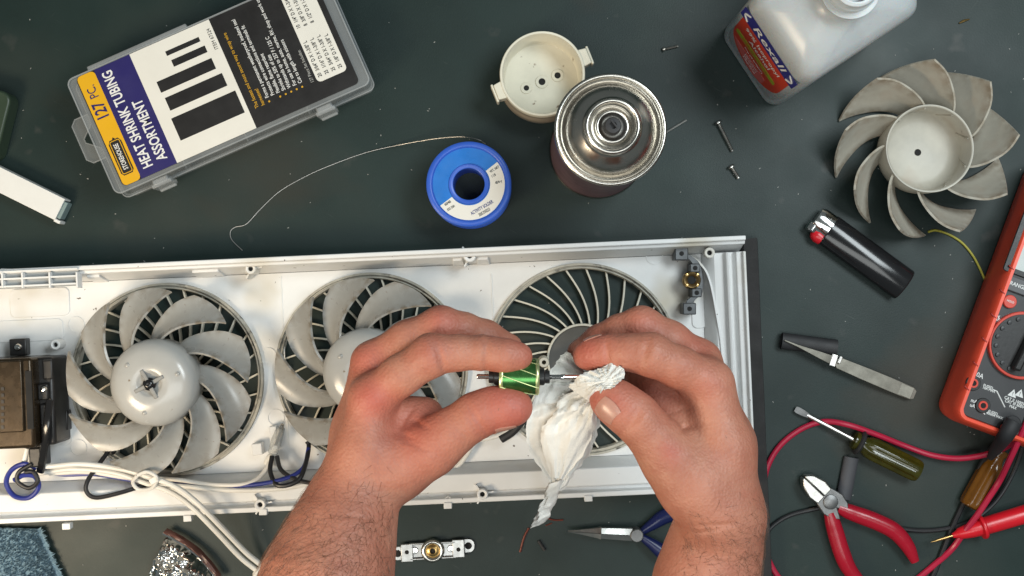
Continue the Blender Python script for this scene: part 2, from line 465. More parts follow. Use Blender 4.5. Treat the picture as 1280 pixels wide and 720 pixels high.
# shallow raised pads and rings moulded in the floor
def pad(x0, y0, x1, y1, h=0.8):
    p, q = hl(x0,y0,FZ), hl(x1,y1,FZ); b = MB()
    b.prism(rrect(abs(q.x-p.x), abs(q.y-p.y), 4, 5, (p.x+q.x)/2, (p.y+q.y)/2), FZ-0.5, FZ+h)
    b.build('moulded_pad', m_white, housing, bevel=0.4)
pad(12,362,88,394,1.0); pad(-60,404,80,425,0.7); pad(862,340,884,410,0.9); pad(60,528,90,556,1.0)
for x, y in ((95,406),(335,445),(818,320),(345,522),(590,430),(98,560)):
    p = hl(x,y,FZ); b = MB(); b.lathe([(5.2,FZ-0.2),(5.2,FZ+0.5),(5.9,FZ+0.5),(5.9,FZ-0.2)], 32, Matrix.Translation((p.x,p.y,0)))
    b.build('moulded_ring', m_white, housing)
# seams between the three grille bays and shadow-gap lines
for k, (x, ya, yb) in enumerate(((352,345,560),(342,468,468),(612,342,430))):
    if ya == yb: continue
    p, q = hl(x,ya,FZ), hl(x+8,yb,FZ); b = MB(); b.box(((p.x+q.x)/2,(p.y+q.y)/2,FZ+0.1),(0.9,abs(q.y-p.y),0.5)); b.build('moulded_seam', m_white, housing, bevel=0.2)
# slotted vent near the top left corner
vx = [-66, -32, 4, 29, 63, 97]
b = MB(); p, q = hl(-70,341,31), hl(99,357,31)
b.box(((p.x+q.x)/2,(p.y+q.y)/2,31.0),(abs(q.x-p.x),abs(p.y-q.y),0.8)); b.build('vent_back', M('vent_shadow_grey',(0.30,0.32,0.33),0.6), housing)  # shade in the depth of the cells is painted as grey
for x in vx:
    p, q = hl(x,341,33), hl(x,359,33); b = MB(); b.box((p.x,(p.y+q.y)/2,31),(1.3,abs(p.y-q.y)+1,9)); b.build('vent_bar', m_white, housing, bevel=0.25)
for y in (340.5, 349.5, 359):
    p, q = hl(-70,y+2.5,33), hl(98,y-4.5,33); b = MB(); b.box(((p.x+q.x)/2,(p.y+q.y)/2,31.0),(abs(q.x-p.x),1.3,8)); b.build('vent_bar', m_white, housing, bevel=0.25)
# stepped blocks on the upper wall
for x0, x1, y in ((104,128,341),(236,276,336),(563,580,318),(594,612,317)):
    p, q = hl(x0,y-8,26), hl(x1,y+8,20); b = MB()
    b.prism([(p.x,V1+6.5),(p.x,V1-1),(q.x,V1-1),(q.x,V1+6.5)], 5, 23, top=[(p.x+1,V1+6.5),(p.x+1,V1+2.5),(q.x-1,V1+2.5),(q.x-1,V1+6.5)])
    b.build('wall_block', m_white, housing, bevel=0.5)
# clips along the lower lip
for x, y in ((330,637),(560,629),(236,645),(735,620),(85,655)):
    p = hl(x,y,24); b = MB(); b.box((p.x,p.y-1.0,25),(5.5,4.2,6.0)); b.build('lip_clip', m_white, housing, bevel=0.4)
# grilles: ring, centre disc and curved ribs
NR = 28
def rib_mesh():
    b = MB(); G = []
    for i in range(13):
        t = i/12; r = 63.0 + (24.2-63.0)*t
        a = -R(23)*(t**1.15)
        c, s = math.cos(a), math.sin(a)
        G.append([(r*c, r*s, z) for z in (0.6, 4.6)])
    b.sheet(G, 1.15); return b.mesh('rib', m_cream)
rib = rib_mesh()
for gi, c in enumerate(gc):
    mx = Matrix.Identity(4)
    b = MB(); b.lathe([(62.2,0.4),(62.2,6.5),(62.8,8.0),(63.6,8.0),(63.8,7.0),(64.6,7.0),(64.8,9.6),(66.2,9.6),(66.4,6.2),(66.4,3.4),(65.2,0.4),(62.2,0.4)], 112)
    ring = b.build('grille_ring', m_ringp, housing, (c.x, c.y, 0), angle=50)
    for k in range(NR):
        o = link('rib', rib, ring); o.rotation_euler = (0,0,2*PI*(k+0.26*gi+0.1)/NR)
    b = MB(); b.lathe([(0,4.6),(21.5,4.6),(22.6,4.9),(23.2,6.0),(24.4,6.0),(24.6,0.5),(0,0.5)], 56)
    b.build('centre_disc', M('grille_disc_grey',(0.085,0.08,0.07),0.55,var=0.2), ring, angle=40)
    b = MB(); b.lathe([(23.0,6.1),(23.2,6.8),(24.4,6.8),(24.7,6.0)], 56); b.build('disc_rim', m_cream, ring, angle=60)
# motor pillars in bay three (its fan and motor are out)
for x, y in ((680,453),(742,492)):
    p = hl(x,y,20); b = MB(); b.lathe([(1.5,5),(1.5,20),(3.2,20),(3.6,19),(4.0,5)], 20, Matrix.Translation((p.x,p.y,0))); b.build('motor_pillar', m_cream, housing)

# ================================================================ fans
def blade_grid(sgn=1, hi=36.0, lo=19.0, rr=28.0, nr=16, nc=9, twist=False):
    LR = [(27.0,103),(33,98.5),(44,88),(54,78.5),(62.0,68.5)]
    TR = [(27.0,84),(33,76),(40,66),(48.5,54),(60.8,40)]
    def ev(T, t):
        q = t*(len(T)-1); i = int(min(q, len(T)-2)); f = q-i
        p0 = T[max(i-1,0)]; p1 = T[i]; p2 = T[i+1]; p3 = T[min(i+2,len(T)-1)]
        cr = lambda k: 0.5*((2*p1[k])+(p2[k]-p0[k])*f+(2*p0[k]-5*p1[k]+4*p2[k]-p3[k])*f*f+(3*p1[k]-p0[k]-3*p2[k]+p3[k])*f**3)
        return cr(0), cr(1)
    G = []
    for i in range(nr+1):
        t = i/nr; ra, aa = ev(LR, t); rb, ab = ev(TR, t); row = []
        for j in range(nc+1):
            s = j/nc
            r = ra+(rb-ra)*s + 0.9*math.sin(PI*s)*max(0,(t-0.55)/0.45)
            a = R(aa+(ab-aa)*s)*sgn
            z = lo+(hi-lo)*(0.25+0.75*s) - 3.5*math.sin(PI*s)*(0.4+0.6*t) - 2.0*t*s
            if twist: z = 15+(lo+(hi-lo)*s-2.5*math.sin(PI*s)-15)*(0.62+0.38*t)
            row.append((r*math.cos(a), r*math.sin(a), z))
        G.append(row)
    return G
def dust_edges(me, nr=16, nc=9):
    # dust settled along the blade's long edges and root
    at = me.attributes.new('dust', 'FLOAT', 'POINT'); n = (nr+1)*(nc+1); val = []
    for k in range(len(me.vertices)):
        i, j = divmod(k % n, nc+1); s_ = j/nc; t_ = i/nr
        val.append(min(1.0, 0.95*max(0, 1-(1-s_)*5.5)+0.75*max(0, 1-s_*6)+0.5*max(0, 1-(1-t_)*7)+0.3*max(0,1-t_*4)+0.10))
    at.data.foreach_set('value', val)
b = MB(); b.sheet(blade_grid(1,31.0,14.0), 1.5); blade_me = b.mesh('blade', m_fan, 50); dust_edges(blade_me)
def fan(loc, phase, label):
    t = thing('cooling_fan', label, 'fan', loc, R(phase))
    b = MB(); b.lathe([(27.6,14),(28.6,15),(29.0,30),(28.2,35),(25.6,39.3),(21,42),(14,43.6),(9.2,44.0),(7.6,43.0),(6.4,41.2),(0,41.0)], 64)
    hub = b.build('hub', M('fan_hub_plastic', (0.40,0.40,0.385), 0.22, var=0.06, speck=[((0.2,0.16,0.11),210,0.73,0.04)]), t, angle=80)
    for k in range(3):
        a = R(20+120*k); q = MB(); q.lathe([(1.6,-0.6),(1.5,0.25),(1.0,0.55),(0,0.6)], 14, Matrix.Translation((19*math.cos(a),19*math.sin(a),42.6))); q.build('hub_dot', m_fan, hub)
    q = MB()
    for a in (0.5, 0.5+PI/2): q.box((0,0,43.2),(21,2.6,2.8),a)
    q.build('hub_cross', M('hub_cross_grey',(0.24,0.24,0.23),0.4), hub, bevel=0.5)
    q = MB(); q.lathe([(4.2,41.5),(4.2,43.6),(3.2,44.2),(3.0,45.6),(2.2,46.4),(1.2,46.6),(0,46.4)], 20); q.build('shaft_nut', m_blackshine, t)
    for k in range(9):
        o = link('blade', blade_me, t); o.rotation_euler = (0,0,2*PI*k/9)
    return t
fan(P(210,474,12), 0, 'grey nine-blade fan beside the black transformer box, its whole hub in view')
fan(P(465,461,12), 5.5, 'grey nine-blade fan half hidden behind the left hand')
# shafts joining the mounted fans to their grille discs
for i, c in enumerate(gc[:2]):
    b = MB(); b.lathe([(9,5.2),(9,25),(3,26),(3,52)], 24); b.build('motor_post', m_darksteel, housing, (c.x, c.y, 0))
# loose fan lying cup up
b = MB(); b.sheet([[(p[0]*q_, p[1]*q_, p[2]) for p in row for q_ in ((28+(math.hypot(p[0],p[1])-28)*0.90)/math.hypot(p[0],p[1]),)] for row in blade_grid(-1, 1.0, 35.0, twist=True)], 1.5); lblade = b.mesh('blade', m_fanold, 50); dust_edges(lblade)
lf = thing('loose_fan', 'loose tan-grey nine-blade fan lying hollow side up beside the bottle', 'fan', P(1143,192,0), R(-43))
b = MB(); b.lathe([(0,1.2),(18,0.6),(25,2.2),(28.2,6),(29.0,12),(29.6,31),(29.3,31.6),(28.3,31.6),(27.9,31),(27.4,14),(25.5,9.5),(20,7.6),(2.4,7.0),(2.3,2.5),(0,2.5)], 72)
lh = b.build('hub', m_fanold, lf, angle=60)
b = MB(); b.lathe([(0,7.25),(1.7,7.25),(2.0,7.0)], 16); b.build('shaft_hole', m_hole, lh)
for k in range(9):
    o = link('blade', lblade, lf); o.rotation_euler = (R(0),0,2*PI*k/9); o.location = (0,0,0.001)

# ================================================================ heat shrink assortment case
CZ = 36.0                                   # lid height
def unit(a): return Vector((math.cos(a), math.sin(a), 0))
CA = R(23.8)
ctr_corner = P(145, 245, CZ)                # hinge/tab end, lower corner of the lid
case = thing('tubing_case', 'clear plastic case with yellow, navy and black printed card', 'case', (ctr_corner.x, ctr_corner.y, 0), CA)
CL, CW = 186.0, 84.0
CR = Matrix.Rotation(-CA, 4, 'Z')
def cl(x, y, z=CZ):                         # pixel -> case coordinates
    p = P(x, y, z) - Vector((ctr_corner.x, ctr_corner.y, 0)); q = CR @ p; return q
def shell(poly_w, poly_h, r, z0, z1, th, cx, cy, closed_top=True):
    b = MB(); o = rrect(poly_w, poly_h, r, 5, cx, cy); i = rrect(poly_w-2*th, poly_h-2*th, max(r-th,0.5), 5, cx, cy)
    n = len(o)
    if closed_top:
        rings = [[(p[0],p[1],z0) for p in i],[(p[0],p[1],z1-th) for p in i]]
        b.loft([[(p[0],p[1],z0) for p in o],[(p[0],p[1],z1-0.8) for p in o],[(cx+(p[0]-cx)*0.995,cy+(p[1]-cy)*0.99,z1) for p in o]])
    else:
        b.loft([[(p[0],p[1],z) for p in q] for q, z in ((i,z1),(o,z1),(o,z0))], caps=False)
        b.loft([[(p[0],p[1],z) for p in i] for z in (z1, z0+th)], caps=False)
    return b
b = MB()                                     # lid: hollow tray upside down
o = rrect(CL, CW, 5, 5, CL/2, CW/2); i_ = rrect(CL-2.6, CW-2.6, 4, 5, CL/2, CW/2)
L3 = lambda q, z: [(p[0],p[1],z) for p in q]
b.loft([L3(i_,CZ-1.3), L3(i_,16.5), L3(o,16.5), L3(o,CZ-1), L3(rrect(CL-2,CW-2,4.5,5,CL/2,CW/2),CZ)], caps=False)
n = len(o); b.f.append([4*n+k for k in range(n)]); b.f.append([k for k in range(n)][::-1])
lid = b.build('lid', m_clear, case, angle=30)
b = MB()
b.loft([L3(i_,1.6), L3(i_,15.5), L3(o,15.5), L3(rrect(CL-4,CW-4,5,5,CL/2,CW/2),0.2)], caps=False)
b.f.append([3*n+k for k in range(n)][::-1]); b.f.append([k for k in range(n)])
tray = b.build('tray', m_clear, case, angle=30)
for x in (46, 92, 138):
    q = MB(); q.box((x, CW/2, 8.5),(1.2, CW-4, 13)); q.build('divider', m_clearedge, tray)
# stepped rim lines of the lid that catch light
for k, (w, z) in enumerate(((0.6, CZ+0.05),(0.5, 17.0))):
    q = MB(); path = [Vector((p[0],p[1],z)) for p in rrect(CL-1.2+2*k, CW-1.2+2*k, 4.6, 6, CL/2, CW/2)]; path.append(path[0])
    q.tube(path, w, 6, smooth=0); q.build('rim_bead', m_clearedge, lid)
# recessed finger step on the far side
q = MB(); a = cl(106,80); c2 = cl(230,26); q.box(((a.x+c2.x)/2, CW+1.2, CZ-3),(abs(c2.x-a.x), 3.0, 5)); q.build('side_step', m_clearedge, lid, bevel=0.6)
# hang tab
b = MB(); pts = [cl(100,147,20), cl(80,158,20), cl(77,164,20), cl(98,206,20), cl(104,209,20), cl(127,199,20)]
y0, y1 = cl(127,199,20).y, cl(100,147,20).y
ob = [(0.5,y0),(-9,y0),(-12.5,y0+3.5),(-12.5,y1-3.5),(-9,y1),(0.5,y1)]
ym = (y0+y1)/2
tri = [(0.2,ym-9),(-8.5,ym-1.5),(-8.5,ym+1.5),(0.2,ym+9)]
# tab as a frame around the hanging hole
b.loft([L3([ob[0],ob[1],ob[2],(-12.5,ym-1.5),tri[1],tri[0]],18), L3([ob[0],ob[1],ob[2],(-12.5,ym-1.5),tri[1],tri[0]],20)])
b.loft([L3([tri[3],tri[2],(-12.5,ym+1.5),ob[3],ob[4],ob[5]],18), L3([tri[3],tri[2],(-12.5,ym+1.5),ob[3],ob[4],ob[5]],20)])
b.loft([L3([(-12.5,ym-1.5),(-12.5,ym+1.5),tri[2],tri[1]],18), L3([(-12.5,ym-1.5),(-12.5,ym+1.5),tri[2],tri[1]],20)])
tab = b.build('hang_tab', m_clear, case)
q = MB(); q.tube([Vector((p[0],p[1],20)) for p in ob], 0.55, 6, smooth=0); q.tube([Vector((p[0],p[1],20)) for p in tri], 0.4, 6, smooth=0); q.build('tab_bead', m_clearedge, tab)
# two snap latches on the near long side
for x, y in ((205,228),(408,138)):
    a = cl(x, y, 22); b = MB()
    b.box((a.x, -3.2, 22),(14,3.0,16)); b.box((a.x,-1.2,29.5),(10,4,2.2)); b.box((a.x,-5.0,15.5),(12,2.2,3)); b.box((a.x-5,-1.0,24),(1.4,4.5,12)); b.box((a.x+5,-1.0,24),(1.4,4.5,12))
    la = b.build('latch', m_clearedge, case, bevel=0.7)
    q = MB(); q.tube([Vector((a.x-6,-2.0,26)),Vector((a.x+6,-2.0,26))],1.1,8,smooth=0); q.build('latch_pin', m_clearedge, la)
# printed card under the lid
cz = CZ + 0.22
card = thing('x','x','x'); bpy.data.objects.remove(card)
def zc(x, y): return cl(60+x/2.769, y/2.769, CZ)
c00 = zc(265,645)
LU, LV = 171.0, 79.0
cx0, cy0 = c00.x-0.5, c00.y
b = MB(); b.prism(rrect(LU+1, LV, 3.5, 5, cx0+LU/2, cy0+LV/2), CZ-1.5, CZ+0.08)
cardo = b.build('printed_card', m_ink, case)
def patch(u0, u1, v0, v1, z, mat, name, r=0.2):
    b = MB(); b.prism(rrect(u1-u0, v1-v0, r, 4, cx0+(u0+u1)/2, cy0+(v0+v1)/2), z-0.06, z); return b.build(name, mat, cardo)
patch(0.1, 12.9, 0.1, LV-0.1, cz-0.06, m_yellow, 'yellow_band', 3.0)
patch(12.9, 38.8, 0.05, LV-0.05, cz, m_navy, 'navy_band')
patch(38.8, 96.5, 0.05, LV-0.05, cz, m_paper, 'white_field')
patch(146, 167.5, 11, 78, cz, m_paper, 'size_table', 3)
def ct(s, u, v, size, mat, sx=1.0, bold=0.0, align='CENTER', sy=1.0, parent=cardo, shear=0):
    mx = Matrix.Translation((cx0+u, cy0+v, cz+0.12)) @ Matrix.Rotation(PI/2, 4, 'Z')
    return text(s, size, mat, parent, mx, sx, bold, align, sy=sy, shear=shear)
ct('HEAT SHRINK TUBING', 20.6, 40, 8.6, m_whiteink, 0.80, 0.16, sy=1.15)
ct('ASSORTMENT', 31.2, 27.5, 8.6, m_whiteink, 0.80, 0.16, sy=1.15)
ct('127', 6.6, 52, 11.5, m_navy, 0.72, 0.22)
ct('PC.', 6.6, 66, 8.6, m_navy, 0.75)
# brand plate outline with its name
q = MB(); q.prism([(cx0+1.9+w, cy0+v) for w, v in ((0,8.5),(1.5,6.5),(7.5,6.5),(9,8.5),(9,29),(7.5,31.5),(5.6,31.5),(4.5,33),(3.4,31.5),(1.5,31.5),(0,29))], cz, cz+0.08)
q.build('brand_plate', m_ink, cardo)
q = MB(); q.prism(rrect(7.2,23.4,1.2,3,cx0+6.4,cy0+19), cz+0.08, cz+0.14); q.build('brand_plate_border', m_yellow, cardo)
q = MB(); q.prism(rrect(6.2,22.4,0.9,3,cx0+6.4,cy0+19), cz+0.14, cz+0.2); q.build('brand_plate_field', m_ink, cardo)
text('STOREHOUSE', 4.5, m_whiteink, cardo, Matrix.Translation((cx0+6.5,cy0+19,cz+0.28)) @ Matrix.Rotation(PI/2,4,'Z'), 0.66, 0.06)
def zp(x, y): 
    p = zc(x, y); return p.x-cx0, p.y-cy0
for (x0,y0,x1,y1,w) in ((412,193,522,129,3.2),(434,226,545,163,4.8),(388,312,570,210,7.8),(418,370,608,266,9.2),(448,460,660,340,16.0)):
    u0, v0 = zp(x0,y0); u1, v1 = zp(x1,y1); patch(u0, u1, (v0+v1)/2-w/2, (v0+v1)/2+w/2, cz+0.06, m_ink, 'tube_print')
ct('ITEM 67524', 93.6, 66, 3.6, m_ink, 0.85)
ct('The fastest and most secure way to wrap wire', 102.5, 12, 3.6, m_gold, 0.80, 0.02, 'LEFT')
ct('harnesses!', 106.8, 12, 3.6, m_gold, 0.80, 0.02, 'LEFT')
lines = ['Forms a permanent weatherproof, insulated seal', 'Protects wire connections and terminals fit', 'Flexible, flame retardant', 'Shrinks to 50% of size', 'Withstands up to 257 F / 125 C', 'For use in home, auto, marine, RV, shop and work use', 'Cut to length with scissors']
for k, s in enumerate(lines):
    u = 111.4+4.0*k
    ct(s, u, 15.5, 3.7, m_whiteink, 0.78, 0.03, 'LEFT')
    if k not in (1,): 
        q = MB(); q.lathe([(0,0.1),(0.7,0.1)], 8, Matrix.Translation((cx0+u, cy0+12.8, cz+0.1))); q.build('bullet', m_gold, cardo)
ct('127 Piece Set Includes:', 143, 12.5, 3.2, m_greyink, 0.8, 0, 'LEFT')
for k, (a_, c_) in enumerate((('20  3/64" D X 1-3/8" L','10  1/4" D X 1-3/4" L'),('25  1/16" D X 1-3/8" L','8  3/8" D X 1-3/4" L'),('25  5/64" D X 1-3/8" L','8  1/2" D X 1-3/4" L'),('25  1/8" D X 1-3/8" L',''))):
    ct(a_, 149.2+4.9*k, 14, 3.6, m_ink, 0.78, 0.06, 'LEFT')
    if c_: ct(c_, 149.2+4.9*k, 49, 3.6, m_ink, 0.78, 0.06, 'LEFT')

# ================================================================ small things at the left
a, c = P(75,262,11), P(-30,210,11)
d = (c-a); ln = d.length; ang = math.atan2(d.y, d.x)
bar = thing('white_channel_bar', 'white channel bar with grey end lying left of the tubing case', 'channel bar', ((a+c)/2).xy.to_3d(), ang)
b = MB(); b.loft([[(x,p[0],p[1]) for p in ((-8,0),(-8,11.5),(8,11.5),(8,0),(6.6,0),(6.6,10),(-6.6,10),(-6.6,0))] for x in (-ln/2, ln/2)]); b.build('channel', m_bar, bar, bevel=0.3)
b = MB(); b.box((-ln/2-0.6,0,4.8),(3.4,12.4,9)); b.build('end_plug', m_barend, bar, bevel=0.5)
b = MB(); b.box((-ln/2-1.2,8.2,5),(4.6,2.2,10)); b.build('end_lip', m_bar, bar, bevel=0.4)
b = MB(); b.prism(rrect(60,48,7,5), 0, 16); q = tag(b.build('dark_green_box', m_greenbox, None, P(-36,150,0), R(-14), bevel=1.5), 'dark green box edge beside the white channel bar', 'box')

# ================================================================ solder spool and its wire
SZ = 34.0
sp = thing('solder_spool', 'bright blue solder spool with curved white label', 'spool', (P(586,230,SZ).x, P(586,230,SZ).y, 0))
b = MB(); b.lathe([(10.6,0),(10.6,SZ-0.4),(11.2,SZ),(13.2,SZ),(13.6,SZ-1.2),(24.3,SZ-1.2),(24.9,SZ-0.2),(25.6,SZ),(27.4,SZ),(28.4,SZ-0.9),(28.4,SZ-2.6),(27.4,SZ-3.4),(16.5,SZ-3.4),(16.5,3.4),(27.4,3.4),(28.4,2.6),(28.4,0.8),(27.6,0),(10.6,0)], 72)
b.build('spool_body', m_spool, sp, angle=45)
b = MB(); b.lathe([(13.7,SZ-1.15),(24.2,SZ-1.15)], 64); b.build('face_disc', m_spooldisc, sp)
b = MB(); b.lathe([(14.2,SZ-0.95),(24.0,SZ-0.95)], 40, a0=R(-143), a1=R(38)); lab = b.build('paper_label', m_paper, sp)
for k in range(11):
    b = MB()
r_ = [16.6+ (22.6 if k % 2 else 21.4)-16.6 for k in range(2)]
b = MB()
prof = [(16.4,4.0)]
for k in range(16):
    z0 = 4.0+k*1.62; prof += [(24.6,z0+0.1),(25.4,z0+0.8),(24.6,z0+1.55)]
prof.append((16.4,SZ-4.0)); b.lathe(prof, 56); b.build('solder_winding', m_solder, sp, angle=60)
def arctext(s, r, a, size, mat, rot, sx=0.8, bold=0.02):
    a = R(a); mx = Matrix.Translation((r*math.cos(a), r*math.sin(a), SZ-0.8)) @ Matrix.Rotation(R(rot), 4, 'Z')
    text(s, size, mat, lab, mx, sx, bold)
m_blueink = M('blue_ink', (0.05,0.06,0.22), 0.5)
arctext('ACTIVITY SOLDER', 18.0, -61, 3.3, m_blueink, 30, 0.62, 0.05)
arctext('20535023', 21.4, -61, 3.0, m_ink, 30, 0.72, 0.03)
arctext('WT. NET', 19.8, 30, 2.5, m_ink, 32, 0.7); arctext('1 LB', 17.4, 19, 2.5, m_ink, 30, 0.7); arctext('454 g', 19.8, 4, 2.6, m_ink, 18, 0.8, 0.05)
arctext('60/40', 19.0, -138, 2.6, m_ink, 32, 0.8, 0.04); arctext('.032 DIA', 20.0, -127, 2.5, m_ink, 32, 0.66)
b = MB(); b.tube([P(607,180,22), P(596,174,24), P(575,171,20), P(540,174,12), P(500,181,4), P(460,190,1.2), P(420,204,0.8), P(385,219,0.8), P(350,239,0.8), P(325,262,0.8), P(308,280,0.8), P(294,284,0.8), P(288,290,0.8), P(290,300,0.8), P(303,313,0.8)], 0.34, 8)
tag(b.build('solder_wire', m_solder), 'thin silver solder wire trailing from the blue spool', 'wire')

# ================================================================ cream cup with two ears
CUZ = 33.0
cp = P(678,92,CUZ)
cup = thing('motor_cup', 'cream plastic cup with two ears and three holes in its floor', 'cup', (cp.x, cp.y, 0), R(22))
b = MB(); b.lathe([(27.0,0),(28.2,1.0),(28.6,CUZ-1),(28.2,CUZ),(26.9,CUZ),(26.5,CUZ-1),(26.2,7.5),(25,6.0),(0,5.6)], 72); b.build('bowl', m_cup, cup, angle=50)
b = MB(); b.lathe([(28.7,0.4),(28.95,1.0),(28.95,CUZ-7)], 72); b.build('shaded_wall', m_cupshade, cup, angle=50)  # thin skin over the lower wall, shade painted in as brown
for s in (-1, 1):
    b = MB(); b.prism([(s*27.6,-6),(s*33.4,-5.2),(s*33.4,5.2),(s*27.6,6)][::s], CUZ-12, CUZ-0.6); b.box((s*34.2,0,CUZ-8),(1.6,12.6,13)); b.build('ear', m_cup, cup, bevel=0.6)
for s, r in ((-1,1.9),(0,2.4),(1,2.2)):
    b = MB(); mx = Matrix.Translation((s*11.6, -1.0, 0)); b.lathe([(r,5.7),(r,6.6),(r+1.9,6.6),(r+2.3,5.7)], 24, mx); e = b.build('hole_rim', m_cup, cup)
    b = MB(); b.lathe([(0,5.95),(r,5.95)], 20, mx); b.build('hole', m_hole, e)

# ================================================================ aerosol can
kp = P(763,162,112)
can = thing('aerosol_can', 'tall aerosol can with bare silver dome top and black valve', 'can', (kp.x, kp.y, 0))
b = MB(); b.lathe([(0,1.5),(29,0.6),(31.5,0),(33,1.0),(33.2,3),(32.6,4.2),(32.6,107),(32.6,107.4)], 80); b.build('can_body', m_canprint, can, angle=50)
b = MB(); b.lathe([(32.9,0.3),(33.6,0.8),(33.7,2.6),(33.0,3.8)], 80); b.build('base_seam', m_tin, can, angle=60)
b = MB(); b.lathe([(32.5,107.2),(33.9,108.2),(34.1,111.6),(33.4,112.8),(32.2,112.9),(31.4,111.8),(31.2,109.2),(30.2,107.9),(29.2,108.6),(28.3,111.0),(26.8,114.6),(24.6,118.2),(21.6,121.6),(18.6,124.0),(17.0,125.2),(16.8,127.2),(16.0,128.6),(14.8,128.8),(14.0,127.8),(13.7,123.4),(12.8,122.0),(11.4,122.6),(10.4,125.2),(9.4,126.4),(8.2,126.2),(7.4,124.4),(6.0,123.8),(4.2,124.2)], 96)
b.build('dome_top', m_tin, can, angle=80)
b = MB(); b.lathe([(5.4,123.6),(5.2,129.6),(4.4,131.2),(2.2,131.6),(2.0,129.6),(0,129.4)], 28); b.box((0.8,0.8,131.2),(1.0,6.0,1.6),0.7); b.build('valve_stub', m_rubber, can, angle=40)
a = P(833,165,0.9); c = P(858,150,0.9)
b = MB(); b.tube([a-(c-a)*1.0, c], 0.9, 8, smooth=0); tag(b.build('steel_pin', m_steel), 'thin steel pin poking out beside the aerosol can', 'pin')

# ================================================================ screws
def screw(p, q, r, label, hr=None, mat=m_steel):
    p, q = Vector(p), Vector(q); d = (q-p); L_ = d.length; hr = hr or r*1.9
    mx = aim(p, q); t = thing('screw', label, 'screw', p)
    mx = Matrix.Translation(-p) @ mx
    b = MB(); b.lathe([(0,-0.2),(hr*0.8,0),(hr,0.7),(hr,1.3),(r,1.8)], 20, mx); b.build('head', mat, t)
    prof = []; n = int(L_/0.9)
    for k in range(n): prof += [(r*0.78,1.8+k*0.9),(r,1.8+k*0.9+0.45)]
    prof += [(r*0.7,L_-1.0),(0,L_)]
    b = MB(); b.lathe([(0,1.7)]+prof, 14, mx); b.build('shank', mat, t, angle=20)
screw(P(897,152,2.6), P(915,188,1.4), 1.4, 'long silver screw lying between the aerosol can and loose fan')
screw(P(913,207,2.4), P(922,221,1.3), 1.5, 'short silver screw below the longer screw', 2.6)
screw(P(828,62,1.7), P(846,58,1.0), 1.0, 'tiny silver screw above the aerosol can', 1.5, m_tin)
b = MB(); b.tube([P(1199,29,0.9), P(1205,26,0.9), P(1212,24,0.9)], [0.5,1.0,0.4], 8); tag(b.build('brass_scrap', m_brass), 'tiny brass scrap near the loose fan', 'scrap')

# ================================================================ white bottle
bp_ = Vector((197.6, 174.5, 0)); BA = R(33.6)
bt = thing('alcohol_bottle', 'squarish milky white bottle with red and blue label, cap off', 'bottle', bp_, BA)
def ring(w, h, r, z, n=8): return [(x, y, z) for x, y in rrect(w, h, r, n)]
b = MB()
W_, H_ = 88.0, 66.0
b.loft([ring(W_-6,H_-6,9,0), ring(W_-1.5,H_-1.5,10,1.5), ring(W_,H_,10.5,4), ring(W_,H_,10.5,92), ring(W_-0.5,H_-0.5,10.5,100), ring(W_-4,H_-4,11,107), ring(W_-12,H_-12,12,113), ring(W_-28,H_-24,14,118.5), ring(44,36,15,122.5), ring(34,32,15.9,125.5), ring(30,30,14.9,128), ring(28.5,28.5,14.2,131)])
b.build('bottle_body', m_hdpe, bt, angle=50)
b = MB(); b.lathe([(14.0,130.5),(14.2,133),(17.2,133.4),(17.4,135.4),(14.2,136),(13.6,138),(14.6,139),(13.6,140.5),(14.6,142),(13.4,143.2),(13.2,148),(12.6,148.4),(10.6,148.4),(10.2,147.6),(10.2,128)], 48); b.build('neck', m_hdpe, bt, angle=50)
b = MB(); b.lathe([(0,129.6),(10.2,129.6)], 32); b.build('neck_opening', M('bottle_inside',(0.16,0.09,0.10),0.5), bt)
# embossed marks on the shoulder
q = MB()
for k, (x, y) in enumerate(((-22,16),(-16,20),(-24,8),(20,-14),(24,-8),(26,-18),(14,-20))):
    q.box((x,y,117.0+0.0*k),(5,1.3,3.2),0.5*k)
q.build('embossed_mark', m_hdpe, bt, bevel=0.4)
# label on the short face (-x side): local frame, text x axis along -y, up along z
LM = Matrix(((0,0,-1,-W_/2-0.12),(-1,0,0,0),(0,1,0,0),(0,0,0,1)))
def lp(poly, off, mat, name, parent=bt):
    b = MB(); b.prism(poly, off, off+0.12, LM); return b.build(name, mat, parent)
arc = [(x,y) for x,y in [( -27,72),(27,72)]]
round_bottom = [(-26,76),(-26,46)] + [(26*math.cos(R(t))*-1, 46-30*math.sin(R(t))) for t in range(12,180,12)] + [(26,46),(26,76)]
lb = lp(round_bottom, 0.0, m_red, 'label_panel')
lp(rrect(58,17,0.8,3,0,84), 0.14, m_rblue, 'blue_band', lb)
lp(rrect(44,6.6,2,3,-2,47), 0.14, m_lime, 'lime_band', lb)
lp([(-22,34),(-16,26),(-6,19),(6,18),(14,22),(14,34)], 0.14, M('label_pale_red','C9605A',0.45), 'small_print_panel', lb)
text('Rexall', 14.5, m_whiteink, lb, LM @ Matrix.Translation((0,84.5,0.5)), 0.95, 0.12, shear=0.25)
for s in (-1,1):
    q = MB(); q.tube([Vector((s*22,90,0)),Vector((s*26,84,0)),Vector((s*22,78,0))], 0.7, 6, LM @ Matrix.Translation((0,0,0.35))); q.build('oval_stroke', m_whiteink, lb)
text('99% Isopropyl', 8.0, m_whiteink, lb, LM @ Matrix.Translation((-1,67,0.4)), 0.82, 0.05, shear=0.15)
text('Alcohol', 8.0, m_whiteink, lb, LM @ Matrix.Translation((-1,57.5,0.4)), 0.9, 0.05, shear=0.15)
text('RUBBING ALCOHOL', 3.6, m_red, lb, LM @ Matrix.Translation((-2,47,0.4)), 0.9, 0.02)
